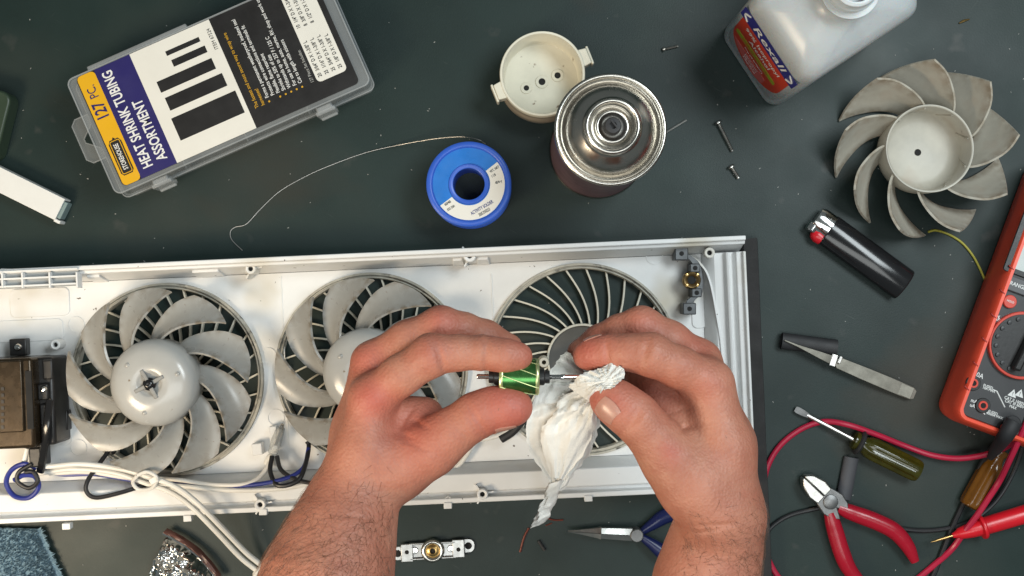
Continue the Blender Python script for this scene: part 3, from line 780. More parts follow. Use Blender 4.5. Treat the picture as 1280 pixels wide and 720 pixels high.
text('First aid antiseptic', 3.2, m_whiteink, lb, LM @ Matrix.Translation((-1,39,0.4)), 0.9, 0.0)
for k in range(3): text('external use only', 2.6, m_whiteink, lb, LM @ Matrix.Translation((-1,31-4*k,0.4)), 0.8, 0.0)

# ================================================================ lighter
a, c = P(1035,287,6.5), P(1131,357,6.5)
d = c-a; ang = math.atan2(d.y, d.x); LL = d.length
lg = thing('lighter', 'black pocket lighter with chrome hood and red button', 'lighter', (a.x, a.y, 0), ang)
ell = lambda x, s=1.0: [(x, 11.6*s*math.cos(2*PI*k/28), 6.6 + 6.5*s*math.sin(2*PI*k/28)) for k in range(28)]
b = MB(); b.loft([ell(0,0.96), ell(0.8), ell(LL-1.2), ell(LL-0.3,0.97), ell(LL,0.9)]); b.build('lighter_body', m_blackshine, lg, angle=50)
b = MB()
hood = lambda x, s: [(x, 1.8+9.2*s*math.cos(2*PI*k/24), 6.6+6.2*s*math.sin(2*PI*k/24)) for k in range(24)]
b.loft([hood(0.2,1.0), hood(-8,1.0), hood(-11.5,0.86)]); hd = b.build('hood', m_chrome, lg, angle=40)
q = MB(); q.lathe([(0,0),(1.0,0)], 12, Matrix.Translation((-4.5,-2.6,12.1))); q.build('hood_hole', m_hole, hd)
b = MB(); b.lathe([(0,-3.2),(3.6,-3.2),(4.2,-2.4),(4.2,2.4),(3.6,3.2),(0,3.2)], 24, Matrix.Translation((-9.6,-5.2,6.8)) @ Matrix.Rotation(PI/2,4,'X') @ Matrix.Rotation(0.0,4,'X')); b.build('spark_wheel', m_chrome, lg)
b = MB(); b.loft([[(x, -7.6+5.2*s*math.cos(2*PI*k/16), 6.4+4.4*s*math.sin(2*PI*k/16)) for k in range(16)] for x, s in ((0.3,0.9),(-3.5,0.98),(-6.5,0.8),(-8.2,0.4))]); b.build('gas_button', m_redprobe, lg, angle=60)

# ================================================================ black strip at the housing's end
a, c = P(938,298,10), P(958,760,10)
d = c-a; ang = math.atan2(d.y, d.x)
b = MB(); L_ = d.length
b.loft([[(x+0.6*math.sin(y*9), y*(1+0.02*math.sin(x*0.07)), z) for y, z in ((-5.4,0),(-5.8,5),(-4.6,9.6),(0,10.2),(4.6,9.6),(5.8,5),(5.4,0))] for x in [L_*k/24 for k in range(25)]])
tag(b.build('foam_strip', m_foam, None, (a.x, a.y, 0), ang), 'long black foam strip lying along the end of the white housing', 'foam strip')

# ================================================================ bearing brackets
def bracket(name, label, loc, rz, tilt_mat, bolt_mat, z0=0.0, L=54.0):
    t = thing(name, label, 'bracket', (loc.x, loc.y, z0), rz)
    b = MB()
    b.box((0,0,2.6),(L*0.62,9.5,1.6)); b.box((0,5.2,3.4),(L*0.60,1.4,4.6)); b.box((0,-5.2,3.4),(L*0.60,1.4,4.6))
    b.box((-L*0.33,-0.6,4.2),(8.5,12.5,3.0)); b.box((L*0.33,0.6,4.2),(8.5,12.5,3.0))
    b.build('strap', tilt_mat, t, bevel=0.5)
    for s in (-1,1):
        q = MB(); q.prism(rrect(10.5,9.6,4.2,6,s*L*0.44,s*1.4), 0.1, 1.7); e = q.build('mounting_foot', tilt_mat, t, bevel=0.3)
        q = MB(); q.lathe([(0,1.85),(2.3,1.85),(2.5,1.75)], 18, Matrix.Translation((s*L*0.455,s*1.4,0))); q.build('foot_hole', m_hole, e)
        q = MB(); q.lathe([(0,5.9),(1.3,5.9),(1.5,5.7)], 14, Matrix.Translation((s*L*0.33,0,0))); q.build('strap_hole', m_hole, e)
    b = MB(); b.lathe([(8.2,3.0),(8.0,6.2),(6.8,7.4),(5.6,7.2),(4.6,5.6)], 36); cupo = b.build('bearing_ring', bolt_mat, t, angle=60)
    q = MB(); q.lathe([(4.8,5.4),(3.4,6.4),(2.0,6.6),(1.6,5.0)], 28); q.build('bearing', m_brass, cupo)
    q = MB(); q.lathe([(0,5.2),(1.9,5.2)], 16); q.build('bearing_bore', m_hole, cupo)
    for s in (-1,1):
        q = MB(); q.lathe([(0,4.6),(2.0,4.5),(2.6,3.6),(2.6,3.0)], 16, Matrix.Translation((s*12.5,0.5,0))); q.build('rivet', m_chrome, t)
    return t
bracket('bearing_bracket', 'silver bearing bracket lying on the bench below the housing', P(541,688,4), R(3), M('bracket_zinc',(0.36,0.36,0.35),0.34,0.9,var=0.25,vs=120), m_tin)

bk = thing('bearing_bracket', 'dark grey cranked bearing bracket inside the housing beside the empty grille', 'bracket', P(866,350,7)); o_ = P(866,350,7)
m_bk = M('bracket_grey',(0.10,0.105,0.11),0.45,0.6,var=0.25,vs=120)
pth = [P(849,316,20)-o_, P(858,319,20)-o_, P(869,328,20)-o_, P(873,342,20)-o_, P(874,358,20)-o_, P(872,368,20)-o_, P(863,376,20)-o_, P(861,388,20)-o_]
G = [[Vector((p.x-2.6*1,p.y,z)) for z in (12.6,)]+[Vector((p.x+2.6,p.y,12.6))] for p in catmull(pth,4)]
b = MB(); b.sheet(G, 2.2); b.build('strap', m_bk, bk, bevel=0.3)
for x, y, w, h in ((852,317,9,9),(862,386,9,8),(869,335,7,6),(871,366,7,6)):
    p = P(x,y,22)-o_; b = MB(); b.box((p.x,p.y,7.5),(w,h,15)); e = b.build('mounting_foot', m_bk, bk, bevel=0.7)
    q = MB(); q.lathe([(0,15.2),(1.6,15.2)],14,Matrix.Translation((p.x,p.y,0))); q.build('foot_hole', m_hole, e)
p = P(865,350,22)-o_
b = MB(); b.lathe([(6.2,10),(6.2,14.2),(5.2,15.4),(3.8,15.0),(2.8,13.4)], 32, Matrix.Translation((p.x,p.y,0))); cu_ = b.build('bearing_ring', M('old_brass',(0.24,0.16,0.07),0.42,0.9,var=0.5,vs=220), bk, angle=60)
b = MB(); b.lathe([(0,13.0),(3.0,13.0)],16,Matrix.Translation((p.x,p.y,0))); b.build('bearing_bore', m_hole, cu_)
for k in range(4):
    a_=R(45+90*k); q = MB(); q.lathe([(0,15.8),(0.9,15.6),(1.2,14.6)],10,Matrix.Translation((p.x+5*math.cos(a_),p.y+5*math.sin(a_),0))); q.build('stake_mark', m_brass, cu_)


# ================================================================ transformer box at the left end
tb = thing('transformer_box', 'black and brown transformer box screwed into the housing', 'transformer', (0,0,0), HA)
FB = 7.0
def hbox(b, x0, y0, x1, y1, z0, z1):
    p, q = hl(x0,y0,z1), hl(x1,y1,z1); b.box(((p.x+q.x)/2,(p.y+q.y)/2,(z0+z1)/2),(abs(q.x-p.x),abs(q.y-p.y),z1-z0))
b = MB(); hbox(b,-70,452,44,560,FB+1,48); core = b.build('iron_core', m_brownmetal, tb, bevel=2.2)
b = MB(); hbox(b,-70,455,30,540,48.1,50.5); b.build('core_plate', m_brownmetal, core, bevel=0.8)
b = MB(); hbox(b,31,464,42,536,48.1,49.2); b.build('plate_slot', m_hole, core)
for k in range(7):
    b = MB(); hbox(b,1,484+8*k,5,488+8*k,50.6,51.0); b.build('stamped_mark', m_black, core)
b = MB(); hbox(b,40,447,70,556,FB,36); cov = b.build('plastic_cover', m_black, tb, bevel=2)
b = MB(); hbox(b,46,480,60,500,36.2,40); hbox(b,49,505,62,548,36.2,39); hbox(b,52,450,66,474,36.2,38.5); b.build('cover_ridge', m_black, cov, bevel=1.2)
for x, y, w, h in ((22,434,11,10),(74,526,11,12)):
    b = MB(); hbox(b,x-w,y-h,x+w,y+h,FB,FB+8); e = b.build('mounting_tab', m_black, tb, bevel=0.8)
    p = hl(x,y,FB+9); q = MB(); q.lathe([(0,FB+10),(1.9,FB+9.8),(2.6,FB+8.9),(2.8,FB+8.1)], 18, Matrix.Translation((p.x,p.y,0))); q.build('screw_head', m_chrome, e)
p = hl(55,486,40); q = MB(); q.lathe([(0,42.2),(1.5,42),(2.2,41),(2.2,39.5)], 18, Matrix.Translation((p.x,p.y,0))); q.build('screw_head', m_chrome, cov)
b = MB(); hbox(b,35,560,52,584,12,30); b.build('plug_block', m_black, tb, bevel=1.2)
b = MB(); b.tube([hl(62,500,40),hl(58,535,42),hl(54,570,34),hl(50,590,26)], 2.6, 8, flat=0.5); b.build('retaining_strap', m_blackshine, tb)

# ================================================================ wires inside the housing
def wire(pts, r, mat, name, label, cat='wire', group=None):
    b = MB(); b.tube([P(*p) for p in pts], r, 10); return tag(b.build(name, mat), label, cat, group)
wire([(34,560,26),(30,582,24),(38,592,20),(60,590,20),(90,586,22),(140,590,22),(180,603,24),(215,616,30),(240,634,36),(270,664,30),(300,696,16),(322,714,9),(345,735,8)], 1.85, m_whitewire, 'power_cord', 'white cord running from the transformer over the housing lip, left strand', 'cord')
wire([(42,560,26),(40,578,28),(60,583,26),(100,580,28),(150,586,28),(190,597,30),(222,610,36),(248,630,40),(278,660,33),(308,691,19),(330,709,12),(350,728,9)], 1.85, m_whitewire, 'power_cord', 'white cord running from the transformer over the housing lip, right strand', 'cord')
wire([(48,575,18),(70,592,13),(120,593,14),(165,600,16),(195,603,18),(240,604,23),(300,607,25),(350,600,25),(378,586,20),(386,560,14)], 1.5, m_bluewire, 'blue_wire', 'blue wire running beside the white cord toward the middle fan')
wire([(46,585,26),(30,580,28),(14,588,26),(8,604,24),(18,620,24),(36,622,26),(48,610,28),(44,596,30),(30,594,30),(18,600,28)], 1.7, m_bluewire, 'blue_wire_loop', 'coiled loop of blue wire below the transformer box')
wire([(40,580,30),(24,590,31),(22,602,31),(36,610,31),(47,602,32),(42,590,32),(32,590,31)], 1.5, m_blackwire, 'black_wire_loop', 'small coiled loop of black wire inside the blue loop')
wire([(138,560,12),(124,580,16),(110,600,24),(108,614,25),(120,622,25),(150,616,26),(182,606,20)], 1.5, m_blackwire, 'black_wire', 'black wire looping out of the first fan bay below the cord')
wire([(62,592,17),(110,590,18),(160,597,20),(215,599,24),(270,606,25),(310,604,25),(330,590,20),(344,566,16)], 1.5, m_whitewire, 'white_wire', 'white wire from cable tie up to the connector between the fans')
wire([(188,606,26),(230,608,26),(290,613,26),(350,611,26),(392,604,24),(440,600,20),(500,590,12)], 1.6, m_whitewire, 'white_wire', 'white wire along the foot of the housing wall behind the wrist')
wire([(340,570,18),(338,590,22),(348,607,27),(372,601,27),(382,580,20),(386,558,13),(384,552,12)], 1.6, m_blackwire, 'black_wire', 'black wire hanging in a loop under the connector')
wire([(346,570,18),(352,588,21),(372,600,25),(400,605,27),(440,607,27)], 1.5, m_blackwire, 'black_wire', 'black wire leading from the connector behind the left wrist')
wire([(505,606,10),(540,598,10),(570,584,11),(585,566,12),(592,552,13),(610,548,14),(630,542,15),(648,530,18)], 1.7, m_whitewire, 'white_wire', 'white wire emerging under the left thumb toward the tissue')
b = MB(); b.tube([P(626,549,15), P(640,540,16), P(652,526,18), P(664,508,20)], 3.0, 10); tag(b.build('black_sleeve', m_rubber), 'black insulating sleeve on the white wire under the left thumb', 'sleeve')
# knot of cable ties
kt = thing('cable_tie', 'pale cable tie knotted round the white cord', 'cable tie', P(182,602,22))
o_ = P(182,602,22)
b = MB(); b.tube([P(172,594,34)-o_, P(184,590,36)-o_, P(196,597,36)-o_, P(190,610,30)-o_, P(174,612,26)-o_, P(166,603,28)-o_, P(172,594,34)-o_], 1.25, 8); b.build('tie_loop', m_whitewire, kt)
b = MB(); b.box(P(193,600,34)-o_,(6,4.5,4),0.5); b.build('tie_head', m_whitewire, kt, bevel=0.6)
# spade connector between the fans
cn = thing('spade_connector', 'clear spade connector standing between the two mounted fans', 'connector', (0,0,0))
b = MB(); b.tube([P(341,566,16), P(346,550,18), P(351,535,20)], [3.4,3.8,3.0], 12, smooth=4); b.build('connector_sleeve', m_clearedge, cn)
b = MB(); b.tube([P(344,556,18), P(349,542,20), P(353,530,21)], [1.4,2.2,1.2], 8, smooth=4); b.build('terminal', m_tin, cn)
b = MB(); b.tube([P(333,580,14), P(338,571,15), P(345,572,15), P(346,582,14)], 2.2, 8); b.build('crimp_clip', m_whitewire, cn)
b = MB(); b.box(P(352,560,10),(5,16,7),0.15); b.box(P(332,575,10),(7,8,8),0.15); q = b.build('clip_block', m_white, housing, bevel=0.6); q.matrix_parent_inverse = housing.matrix_world.inverted(); q.rotation_euler=(0,0,-HA)
b = MB(); b.tube([P(139,566,10), P(143,556,11), P(147,546,11)], 2.6, 10); tag(b.build('black_plug', m_black), 'small black plug at the edge of the first fan grille', 'plug')
# strain relief of the cord at the wrist
b = MB(); mx = aim(P(322,712,8), P(352,738,8)); b.lathe([(0,-1),(4.0,-1),(5.6,0.5),(6.0,8),(5.4,12),(4.2,26),(0,27)], 20, mx); tag(b.build('cord_grommet', m_whitewire), 'pale cord grommet below the left wrist', 'grommet')

# ================================================================ towel and foil
tw = thing('towel', 'blue terry towel corner at the housing edge', 'towel', P(0,700,0))
o_ = P(0,700,0); G = []
xs = np.linspace(-70, 1, 46); ys = np.linspace(0, 1, 46)
for i, s in enumerate(np.linspace(0,1,46)):
    row = []
    for j, t in enumerate(np.linspace(0,1,46)):
        e0 = P(50,661,3); e1 = P(98,770,3)
        edge = e0 + (e1-e0)*s
        left = Vector((-420, edge.y+2, 3))
        p = left + (edge-left)*t
        n_ = float(vnoise(p.x*0.05+9, p.y*0.05+3)); n2 = float(vnoise(p.x*0.5, p.y*0.5, 2))
        row.append(Vector((p.x+0.8*n2, p.y+ (0.6*n2), 3.2+1.6*n_+0.7*n2*(1 if t < 0.97 else 0.3)))-o_)
    G.append(row)
b = MB(); b.sheet(G, 2.2); b.build('cloth', m_towel, tw, angle=170)
b = MB()
for k in range(5200):
    s, t = rng.random(), 1-rng.random()**1.6*0.45
    e0 = P(50,661,3); e1 = P(98,770,3); edge = e0+(e1-e0)*s; left = Vector((-420, edge.y+2, 3)); p = left+(edge-left)*t
    z = 4.2+1.6*float(vnoise(p.x*0.05+9, p.y*0.05+3))
    a_ = rng.random()*6.28; h_ = 1.2+rng.random()*1.4; w_ = 0.45
    c_, s_ = math.cos(a_), math.sin(a_)
    base = Vector((p.x, p.y, z))-o_
    out = 2.5 if t > 0.985 else 0.9
    tip = base+Vector((rng.uniform(-1,1)*out+(1.2 if t > 0.985 else 0), rng.uniform(-1,1)*out, h_ if t < 0.985 else 0.2))
    b.add([base+Vector((c_*w_,s_*w_,0)), base-Vector((c_*w_,s_*w_,0)), tip+Vector((-s_*0.4,c_*0.4,0)), tip+Vector((s_*0.4,-c_*0.4,0))], [(0,1,2),(1,0,3)])
q = b.build('terry_pile', m_towel, tw); q['kind'] = 'stuff'

fo = thing('foil_pouch', 'crumpled silver foil pouch with a brown sealed edge', 'pouch', P(228,700,0))
o_ = P(228,700,0); G = []
A0, A1, B0, B1 = P(208,668,6), P(262,716,6), P(176,745,3), P(262,760,3)
for i in range(60):
    row = []; s = i/59
    for j in range(60):
        t = j/59
        p = A0*(1-s)*(1-t)+A1*s*(1-t)+B0*(1-s)*t+B1*s*t
        g = abs(float(vnoise(p.x*0.16+5, p.y*0.16, 1.7))); g2 = abs(float(vnoise(p.x*0.4+5, p.y*0.4, 8.7)))
        tr_ = sum(w_*(abs(((p.x*math.cos(an)+p.y*math.sin(an))*fq % 2)-1)*2-1) for an, fq, w_ in ((0.3,0.09,2.6),(1.4,0.12,2.2),(2.3,0.17,1.6),(0.9,0.26,1.1),(2.8,0.34,0.8)))
        h = 8+tr_+3*g+7*math.sin(PI*min(1,t*1.2))*math.sin(PI*s)
        h *= min(1, 0.25+t*4)
        row.append(Vector((p.x+2*g, p.y+1.5*g2, max(0.8,h)))-o_)
    G.append(row)
b = MB(); b.sheet(G, 0.25); b.build('foil_body', m_foil, fo, angle=25)
G = []
for i in range(30):
    s = i/29; p = P(206,664,7)+(P(274,722,7)-P(206,664,7))*s
    nrm = Vector((0.64,0.77,0))
    bend = 4.0*math.sin(PI*s)
    G.append([p-o_+nrm*(w+bend)+Vector((0,0,z+0.8*float(vnoise(s*9,w)))) for w, z in ((-2.2,0.5),(-1.4,2.3),(0,2.8),(1.2,2.0),(2.2,-0.3))])
b = MB(); b.sheet(G, 0.5); b.build('sealed_edge', m_rust, fo)
b = MB(); b.tube([g[1]+Vector((0,0,0.6)) for g in G], 0.7, 8); b.build('edge_fold', m_foil, fo)

# ================================================================ tweezers and sleeves
a, c = P(979,425,6), P(1145,494,6)
d = c-a; ang = math.atan2(d.y, d.x); LL = d.length
t = thing('tweezers', 'steel cross-lock tweezers resting with tips on a black sleeve', 'tweezers', (a.x, a.y, 0), ang)
for s in (-1, 1):
    b = MB()
    prof = [(0,0.4),(10,0.7),(24,2.1),(34,2.9),(36.5,2.5),(39,2.5),(41,3.9),(60,4.4),(78,4.6),(LL-3,4.5),(LL,2.8)]
    zz = [9.6,9.4,8.6,8.0,7.6,7.4,7.0,6.0,4.8,3.2,2.8]
    off = [0.5,0.6,1.2,1.8,0.4,-0.4,-1.2,-2.0,-1.6,-0.5,-0.3]
    rings = []
    for (x, w), z, o2 in zip(prof, zz, off):
        zc_ = z+s*0.0; yy = 0
        rings.append([(x, -w, zc_+s*(0.75+max(0,abs(o2)*0.5))-0.45), (x, w, zc_+s*(0.75+max(0,abs(o2)*0.5))-0.45), (x, w, zc_+s*(0.75+max(0,abs(o2)*0.5))+0.45), (x, -w, zc_+s*(0.75+max(0,abs(o2)*0.5))+0.45)])
    b.loft(rings); b.build('arm', m_tweez, t, bevel=0.15, angle=25)
b = MB(); b.box((LL-9,0,5.2),(13,8.4,1.0)); b.build('joined_end', m_tweez, t, bevel=0.3)
b = MB(); b.box((36.6,0.4,9.4),(4.2,8.4,0.8),0.1); b.box((40.2,2.2,10.2),(2.2,5.2,1.6)); b.build('cross_lock', m_chrome, t, bevel=0.3)
def sleeve(pa, pb, r, label, mat, z=None, fl=0.8):
    b = MB(); pa, pb = Vector(pa), Vector(pb); mx = aim(pa, pb); L_ = (pb-pa).length
    b.lathe([(r-0.5,1),(r-0.5,0),(r,0),(r,L_),(r-0.5,L_),(r-0.5,L_-1)], 24, mx); b.lathe([(0,0.8),(r-0.4,0.8)],24,mx); b.lathe([(0,L_-0.8),(r-0.4,L_-0.8)],24,mx)
    for v in b.v: v.z = (v.z-pa.z)*fl+pa.z*fl
    return tag(b.build('shrink_sleeve', mat), label, 'sleeve')
sleeve(P(977,426,5.5), P(1046,435,5.5), 5.8, 'black shrink sleeve lying under the tweezer tips', m_rubber)
sleeve(P(1065,572,4), P(1055,624,4), 5.2, 'dark grey shrink sleeve standing beside the side cutters', m_shrinkgrey, fl=0.6)

# ================================================================ screwdrivers
def driver(pa, pb, pc, r, label, mat, shaft=2.0, tipw=2.6, ring=True):
    """pa tip, pb start of handle, pc end of handle"""
    t = thing('screwdriver', label, 'screwdriver', (pb.x, pb.y, 0)); o_ = Vector((pb.x,pb.y,0))
    mx = Matrix.Translation(-o_) @ aim(pb, pc); L_ = (pc-pb).length; n = 48
    def rg(rad, z, fl): return [((rad*(1-fl*(0.5+0.5*math.cos(8*2*PI*k/n))))*math.cos(2*PI*k/n), (rad*(1-fl*(0.5+0.5*math.cos(8*2*PI*k/n))))*math.sin(2*PI*k/n), z) for k in range(n)]
    b = MB(); b.loft([rg(r*0.5,0,0), rg(r*0.74,0.6,0), rg(r*0.78,3,0), rg(r*0.62,5.0,0), rg(r*0.66,8,0.0), rg(r*0.92,12,0.10), rg(r,16,0.14), rg(r,L_-5,0.14), rg(r*0.96,L_-3.0,0.04), rg(r*0.86,L_-0.8,0), rg(r*0.5,L_,0)], mx)
    h = b.build('handle', mat, t, angle=50)
    if ring:
        b = MB(); b.lathe([(r*0.66,3.4),(r*0.98,3.8),(r*1.08,5.0),(r*0.98,6.4),(r*0.66,6.8)], 28, mx); b.build('collar_ring', m_rubber, t, angle=60)
    mx2 = Matrix.Translation(-o_) @ aim(pa, pb); L2 = (pb-pa).length
    b = MB(); b.lathe([(0,9),(shaft*0.9,9),(shaft,10.5),(shaft,L2),(0,L2+1)], 16, mx2); b.build('shaft', m_steel, t)
    b = MB(); b.loft([[(x*w, y*th, z) for x, y in ((-1,-1),(1,-1),(1,1),(-1,1))] for w, th, z in ((tipw*0.8,0.35,0),(tipw,0.5,1.5),(tipw,0.8,5),(shaft*0.9,shaft*0.9,10))], mx2); b.build('blade_tip', m_darksteel, t, angle=25)
driver(P(994,511,3), P(1066,549,7), P(1149,590,7), 8.4, 'small flat screwdriver with yellow-olive clear handle across the red lead', m_olive, 1.6, 2.2)
driver(P(1262,505,5), P(1251,562,7), P(1211,634,7), 7.8, 'amber handled screwdriver lying below the multimeter', m_amber, 2.0, 2.4, ring=False)

# ================================================================ side cutters and needle-nose pliers
ct_ = thing('side_cutters', 'side cutters with dark red dipped handles', 'pliers', P(1032,622,0)); o_ = Vector(P(1032,622,0))
J = P(1032,622,8); ax = (P(1002,594,8)-J).normalized(); pr = Vector((-ax.y, ax.x, 0))
def pt(u, v, z=8): q = J+ax*u+pr*v; return Vector((q.x, q.y, z))-o_
for s in (-1,1):
    poly = [(2,0.15*s),(21,0.25*s),(21.5,1.6*s),(17,5.6*s),(9,8.0*s),(2,7.2*s)]
    pp = [pt(u,v).xy for u,v in poly]; pp = pp if s > 0 else pp[::-1]
    top = [pt(u,v*(0.96 if abs(v) > 1 else 1)).xy for u,v in poly]; top = top if s > 0 else top[::-1]
    b = MB(); b.prism(pp, 3.5, 12.0, top=top); b.build('jaw', m_steel, ct_, bevel=0.9)
b = MB(); b.prism([pt(u,v).xy for u,v in ((3,-7.2),(3,7.2),(-6,9.4),(-13,7.6),(-17,4),(-10,0),(-17,-4),(-13,-7.6),(-6,-9.4))], 3.0, 11.2); hj = b.build('joint_plate', m_darksteel, ct_, bevel=0.7)
b = MB(); b.lathe([(5.2,11.0),(5.0,12.4),(4.2,12.8),(0,12.8)], 28, Matrix.Translation(pt(-3.5,0,0))); b.build('pivot_rivet', m_darksteel, hj)
for pts in (((1047,634,8),(1068,642,7),(1095,652,7),(1118,664,7),(1134,682,7),(1144,702,7)), ((1037,640,8),(1044,664,7),(1052,690,7),(1062,712,7),(1084,738,7))):
    b = MB(); b.tube([P(*p)-o_ for p in pts], [4.2,5.4,5.8,5.8,5.8,5.4,4.6,3.0], 16, flat=0.85); b.build('dipped_handle', m_redgrip, ct_, angle=60)
nn = thing('needle_nose_pliers', 'needle-nose pliers with dark blue handles behind the right forearm', 'pliers', P(790,667,0)); o_ = Vector(P(790,667,0))
a, c = P(710,664,7), P(797,668,7); mx0 = frame(c-a, None, (0,0,1), a-o_)
LL = (c-a).length
for s in (-1,1):
    rings = []
    for x, w, h in ((0,0.5,1.0),(8,1.5,1.8),(20,3.4,3.4),(22.5,4.1,4.4),(23,3.6,4.2),(44,4.2,4.6)):
        rings.append([(x, s*0.15, -h), (x, s*w, -h*0.6), (x, s*w, h*0.6), (x, s*0.15, h)])
    b = MB(); b.loft(rings, mx0); b.build('jaw', m_steel, nn, angle=30)
b = MB(); b.lathe([(0,-4.9),(4.6,-4.9),(4.6,4.9),(4.0,5.4),(0,5.4)], 24, mx0 @ Matrix.Translation((47,0,0))); b.build('pivot_rivet', m_darksteel, nn)
for pts in (((800,666,7),(815,656,7),(832,645,7),(860,636,7),(900,632,7)), ((800,670,7),(815,680,7),(832,692,7),(860,704,7),(895,712,7))):
    b = MB(); b.tube([P(*p)-o_ for p in pts], [2.2,3.6,5.0,5.6,5.6,4.8], 14); b.build('dipped_handle', m_bluegrip, nn, angle=60)

# bits on the bench
for pts, r, mat, lb_ in ((((661,660,.7),(655,672,.7),(650,690,.7)),0.75,m_copper,'curved red-brown wire scrap below the tissue tail'),(((680,646,.7),(692,650,.7),(704,650,.7)),0.55,m_copper,'thin red-brown wire scrap beside the tissue tail'),(((673,676,1.1),(681,688,1.1)),1.1,m_rubber,'tiny black sleeve offcut near the needle-nose tip'),(((682,657,.5),(690,654,.5)),0.4,m_copper,'shortest red-brown wire scrap beside the tissue tail')):
    b = MB(); b.tube([P(*p) for p in pts], r, 8); tag(b.build('wire_scrap', mat), lb_, 'scrap')
b = MB()
for k in range(190):
    x, y = rng.uniform(0,1280), rng.uniform(0,720); p = P(x,y,0.15)
    if -0 < 1: b.box((p.x,p.y,0.2),(rng.uniform(0.4,1.3),rng.uniform(0.3,0.6),0.3),rng.uniform(0,3))
q = b.build('bench_crumbs', M('dust_grey',(0.30,0.30,0.28),0.8)); q['kind'] = 'stuff'; q['label'] = 'tiny grey crumbs scattered over the bench'; q['category'] = 'crumbs'

# ================================================================ multimeter
MA = R(-20.3)
MZ = 40.0
mc = P(1191,523,MZ)
mm = thing('multimeter', 'orange holstered multimeter with black face at the bench edge', 'multimeter', (mc.x, mc.y, 0), MA)
MW, ML = 92.0, 186.0
mmi = Matrix.Rotation(-MA, 4, 'Z')
def ml(x, y, z=MZ): return mmi @ (P(x,y,z)-Vector((mc.x,mc.y,0)))
def sect(inset, z, r):
    pts = []
    for x, y in rrect(MW-2*inset, ML-2*inset, r, 6, MW/2, ML/2):
        t = (y-ML/2)/(ML/2); w = 1.0-0.035*(1-t*t)      # slight waist
        pts.append(((x-MW/2)*w+MW/2, y, z))
    return pts
b = MB()
rings = [sect(3,0,9), sect(0.5,3,10), sect(-0.8,16,11), sect(-0.2,30,10), sect(0.8,MZ-1,8), sect(2.0,MZ+0.4,7), sect(3.9,MZ+0.6,6), sect(4.6,MZ-3.0,5)]
b.loft(rings, caps=False); n = len(rings[0]); b.f.append(list(range(n))[::-1])
b.build('holster', m_orange, mm, angle=40)
b = MB(); b.loft([sect(4.5,6,5), sect(4.5,MZ-2.6,5)]); fc = b.build('face_plate', m_face, mm, bevel=0.6)
fz = MZ-2.6
# grip notches on the near side of the holster
for k in range(6):
    y = 22+17*k; q = MB(); q.box((1.6,y,MZ-0.2),(4.4,0.9,1.6),R(-26)); q.build('grip_notch', M('holster_groove',(0.35,0.02,0.01),0.6), mm, bevel=0.2)
def disc(px_, py_, r, z0, z1, mat, name, par, seg=40, hole=0):
    p = ml(px_,py_,z1); q = MB(); q.lathe([(r,z0),(r,z1-0.4),(r-0.4,z1),(hole,z1)], seg, Matrix.Translation((p.x,p.y,0))); return q.build(name, mat, par)
dl = disc(1279,432,22.5,fz,fz+3.5,m_redbtn,'dial_ring',mm,64)
p = ml(1279,432,fz+5); q = MB(); q.lathe([(20.6,fz+3.4),(20.4,fz+4.0),(0,fz+4.1)], 56, Matrix.Translation((p.x,p.y,0))); q.build('dial_face', m_black, dl)
q = MB(); q.box((p.x+1,p.y-1,fz+8),(5.2,33,8),R(-6)); q.build('dial_knob', m_black, dl, bevel=1.5)
q = MB(); q.box((p.x+1,p.y+12,fz+12.2),(1.0,9,0.4),R(-6)); q.build('dial_pointer', m_whiteink, dl)
for k in range(9):
    a_ = R(100+20*k); q = MB(); q.lathe([(1.5,fz+4.0),(1.4,fz+5.2),(0,fz+5.4)], 12, Matrix.Translation((p.x+17.6*math.cos(a_),p.y+17.6*math.sin(a_),0))); q.build('dial_stud', m_face, dl)
# screen
s0 = ml(1258,335,fz+1); q = MB(); q.prism(rrect(70,44,2,4,s0.x+33,s0.y+20), fz+0.0, fz+1.4); q.build('screen_bezel', m_black, mm, bevel=0.4)
q = MB(); q.prism(rrect(63,38,1.2,4,s0.x+33.5,s0.y+20.5), fz+1.4, fz+1.7); scn = q.build('screen', m_lcd, mm)
text('0.000', 26, m_ink, scn, Matrix.Translation((s0.x+36,s0.y+21,fz+1.85)), 0.9, 0.1)
# keys
kp_ = ml(1272,357,fz+2); q = MB(); q.prism(rrect(17,9.5,1.4,3,kp_.x,kp_.y), fz, fz+2.4); ky = q.build('range_key', m_key, mm, bevel=0.5)
text('RANGE', 3.6, m_whiteink, ky, Matrix.Translation((kp_.x,kp_.y,fz+2.55)), 0.95, 0.05)
rb_ = disc(1263,377,4.4,fz,fz+2.2,m_redbtn,'backlight_button',mm,28); kp_ = ml(1263,377,fz+2.2)
text('HOLD', 2.0, m_whiteink, rb_, Matrix.Translation((kp_.x,kp_.y,fz+2.35)), 0.9, 0.03)
for px_, py_, in ((1217,479),(1229,507),(1256,535)):
    jk = disc(px_,py_,5.0,fz,fz+1.4,m_black,'input_jack',mm,32,0)
    p = ml(px_,py_,fz+1.5); q = MB(); q.lathe([(3.2,fz+1.45),(3.0,fz+1.9),(1.9,fz+1.9),(1.7,fz+1.0)], 24, Matrix.Translation((p.x,p.y,0))); q.build('jack_ring', m_redbtn, jk)
    q = MB(); q.lathe([(0,fz+1.46),(1.8,fz+1.46)], 16, Matrix.Translation((p.x,p.y,0))); q.build('jack_bore', m_hole, jk)
def mt(s, x, y, size, rot=0, mat=m_whiteink, sx=0.9, bold=0.05):
    p = ml(x,y,fz); text(s, size, mat, mm, Matrix.Translation((p.x,p.y,fz+0.16)) @ Matrix.Rotation(R(rot),4,'Z'), sx, bold)
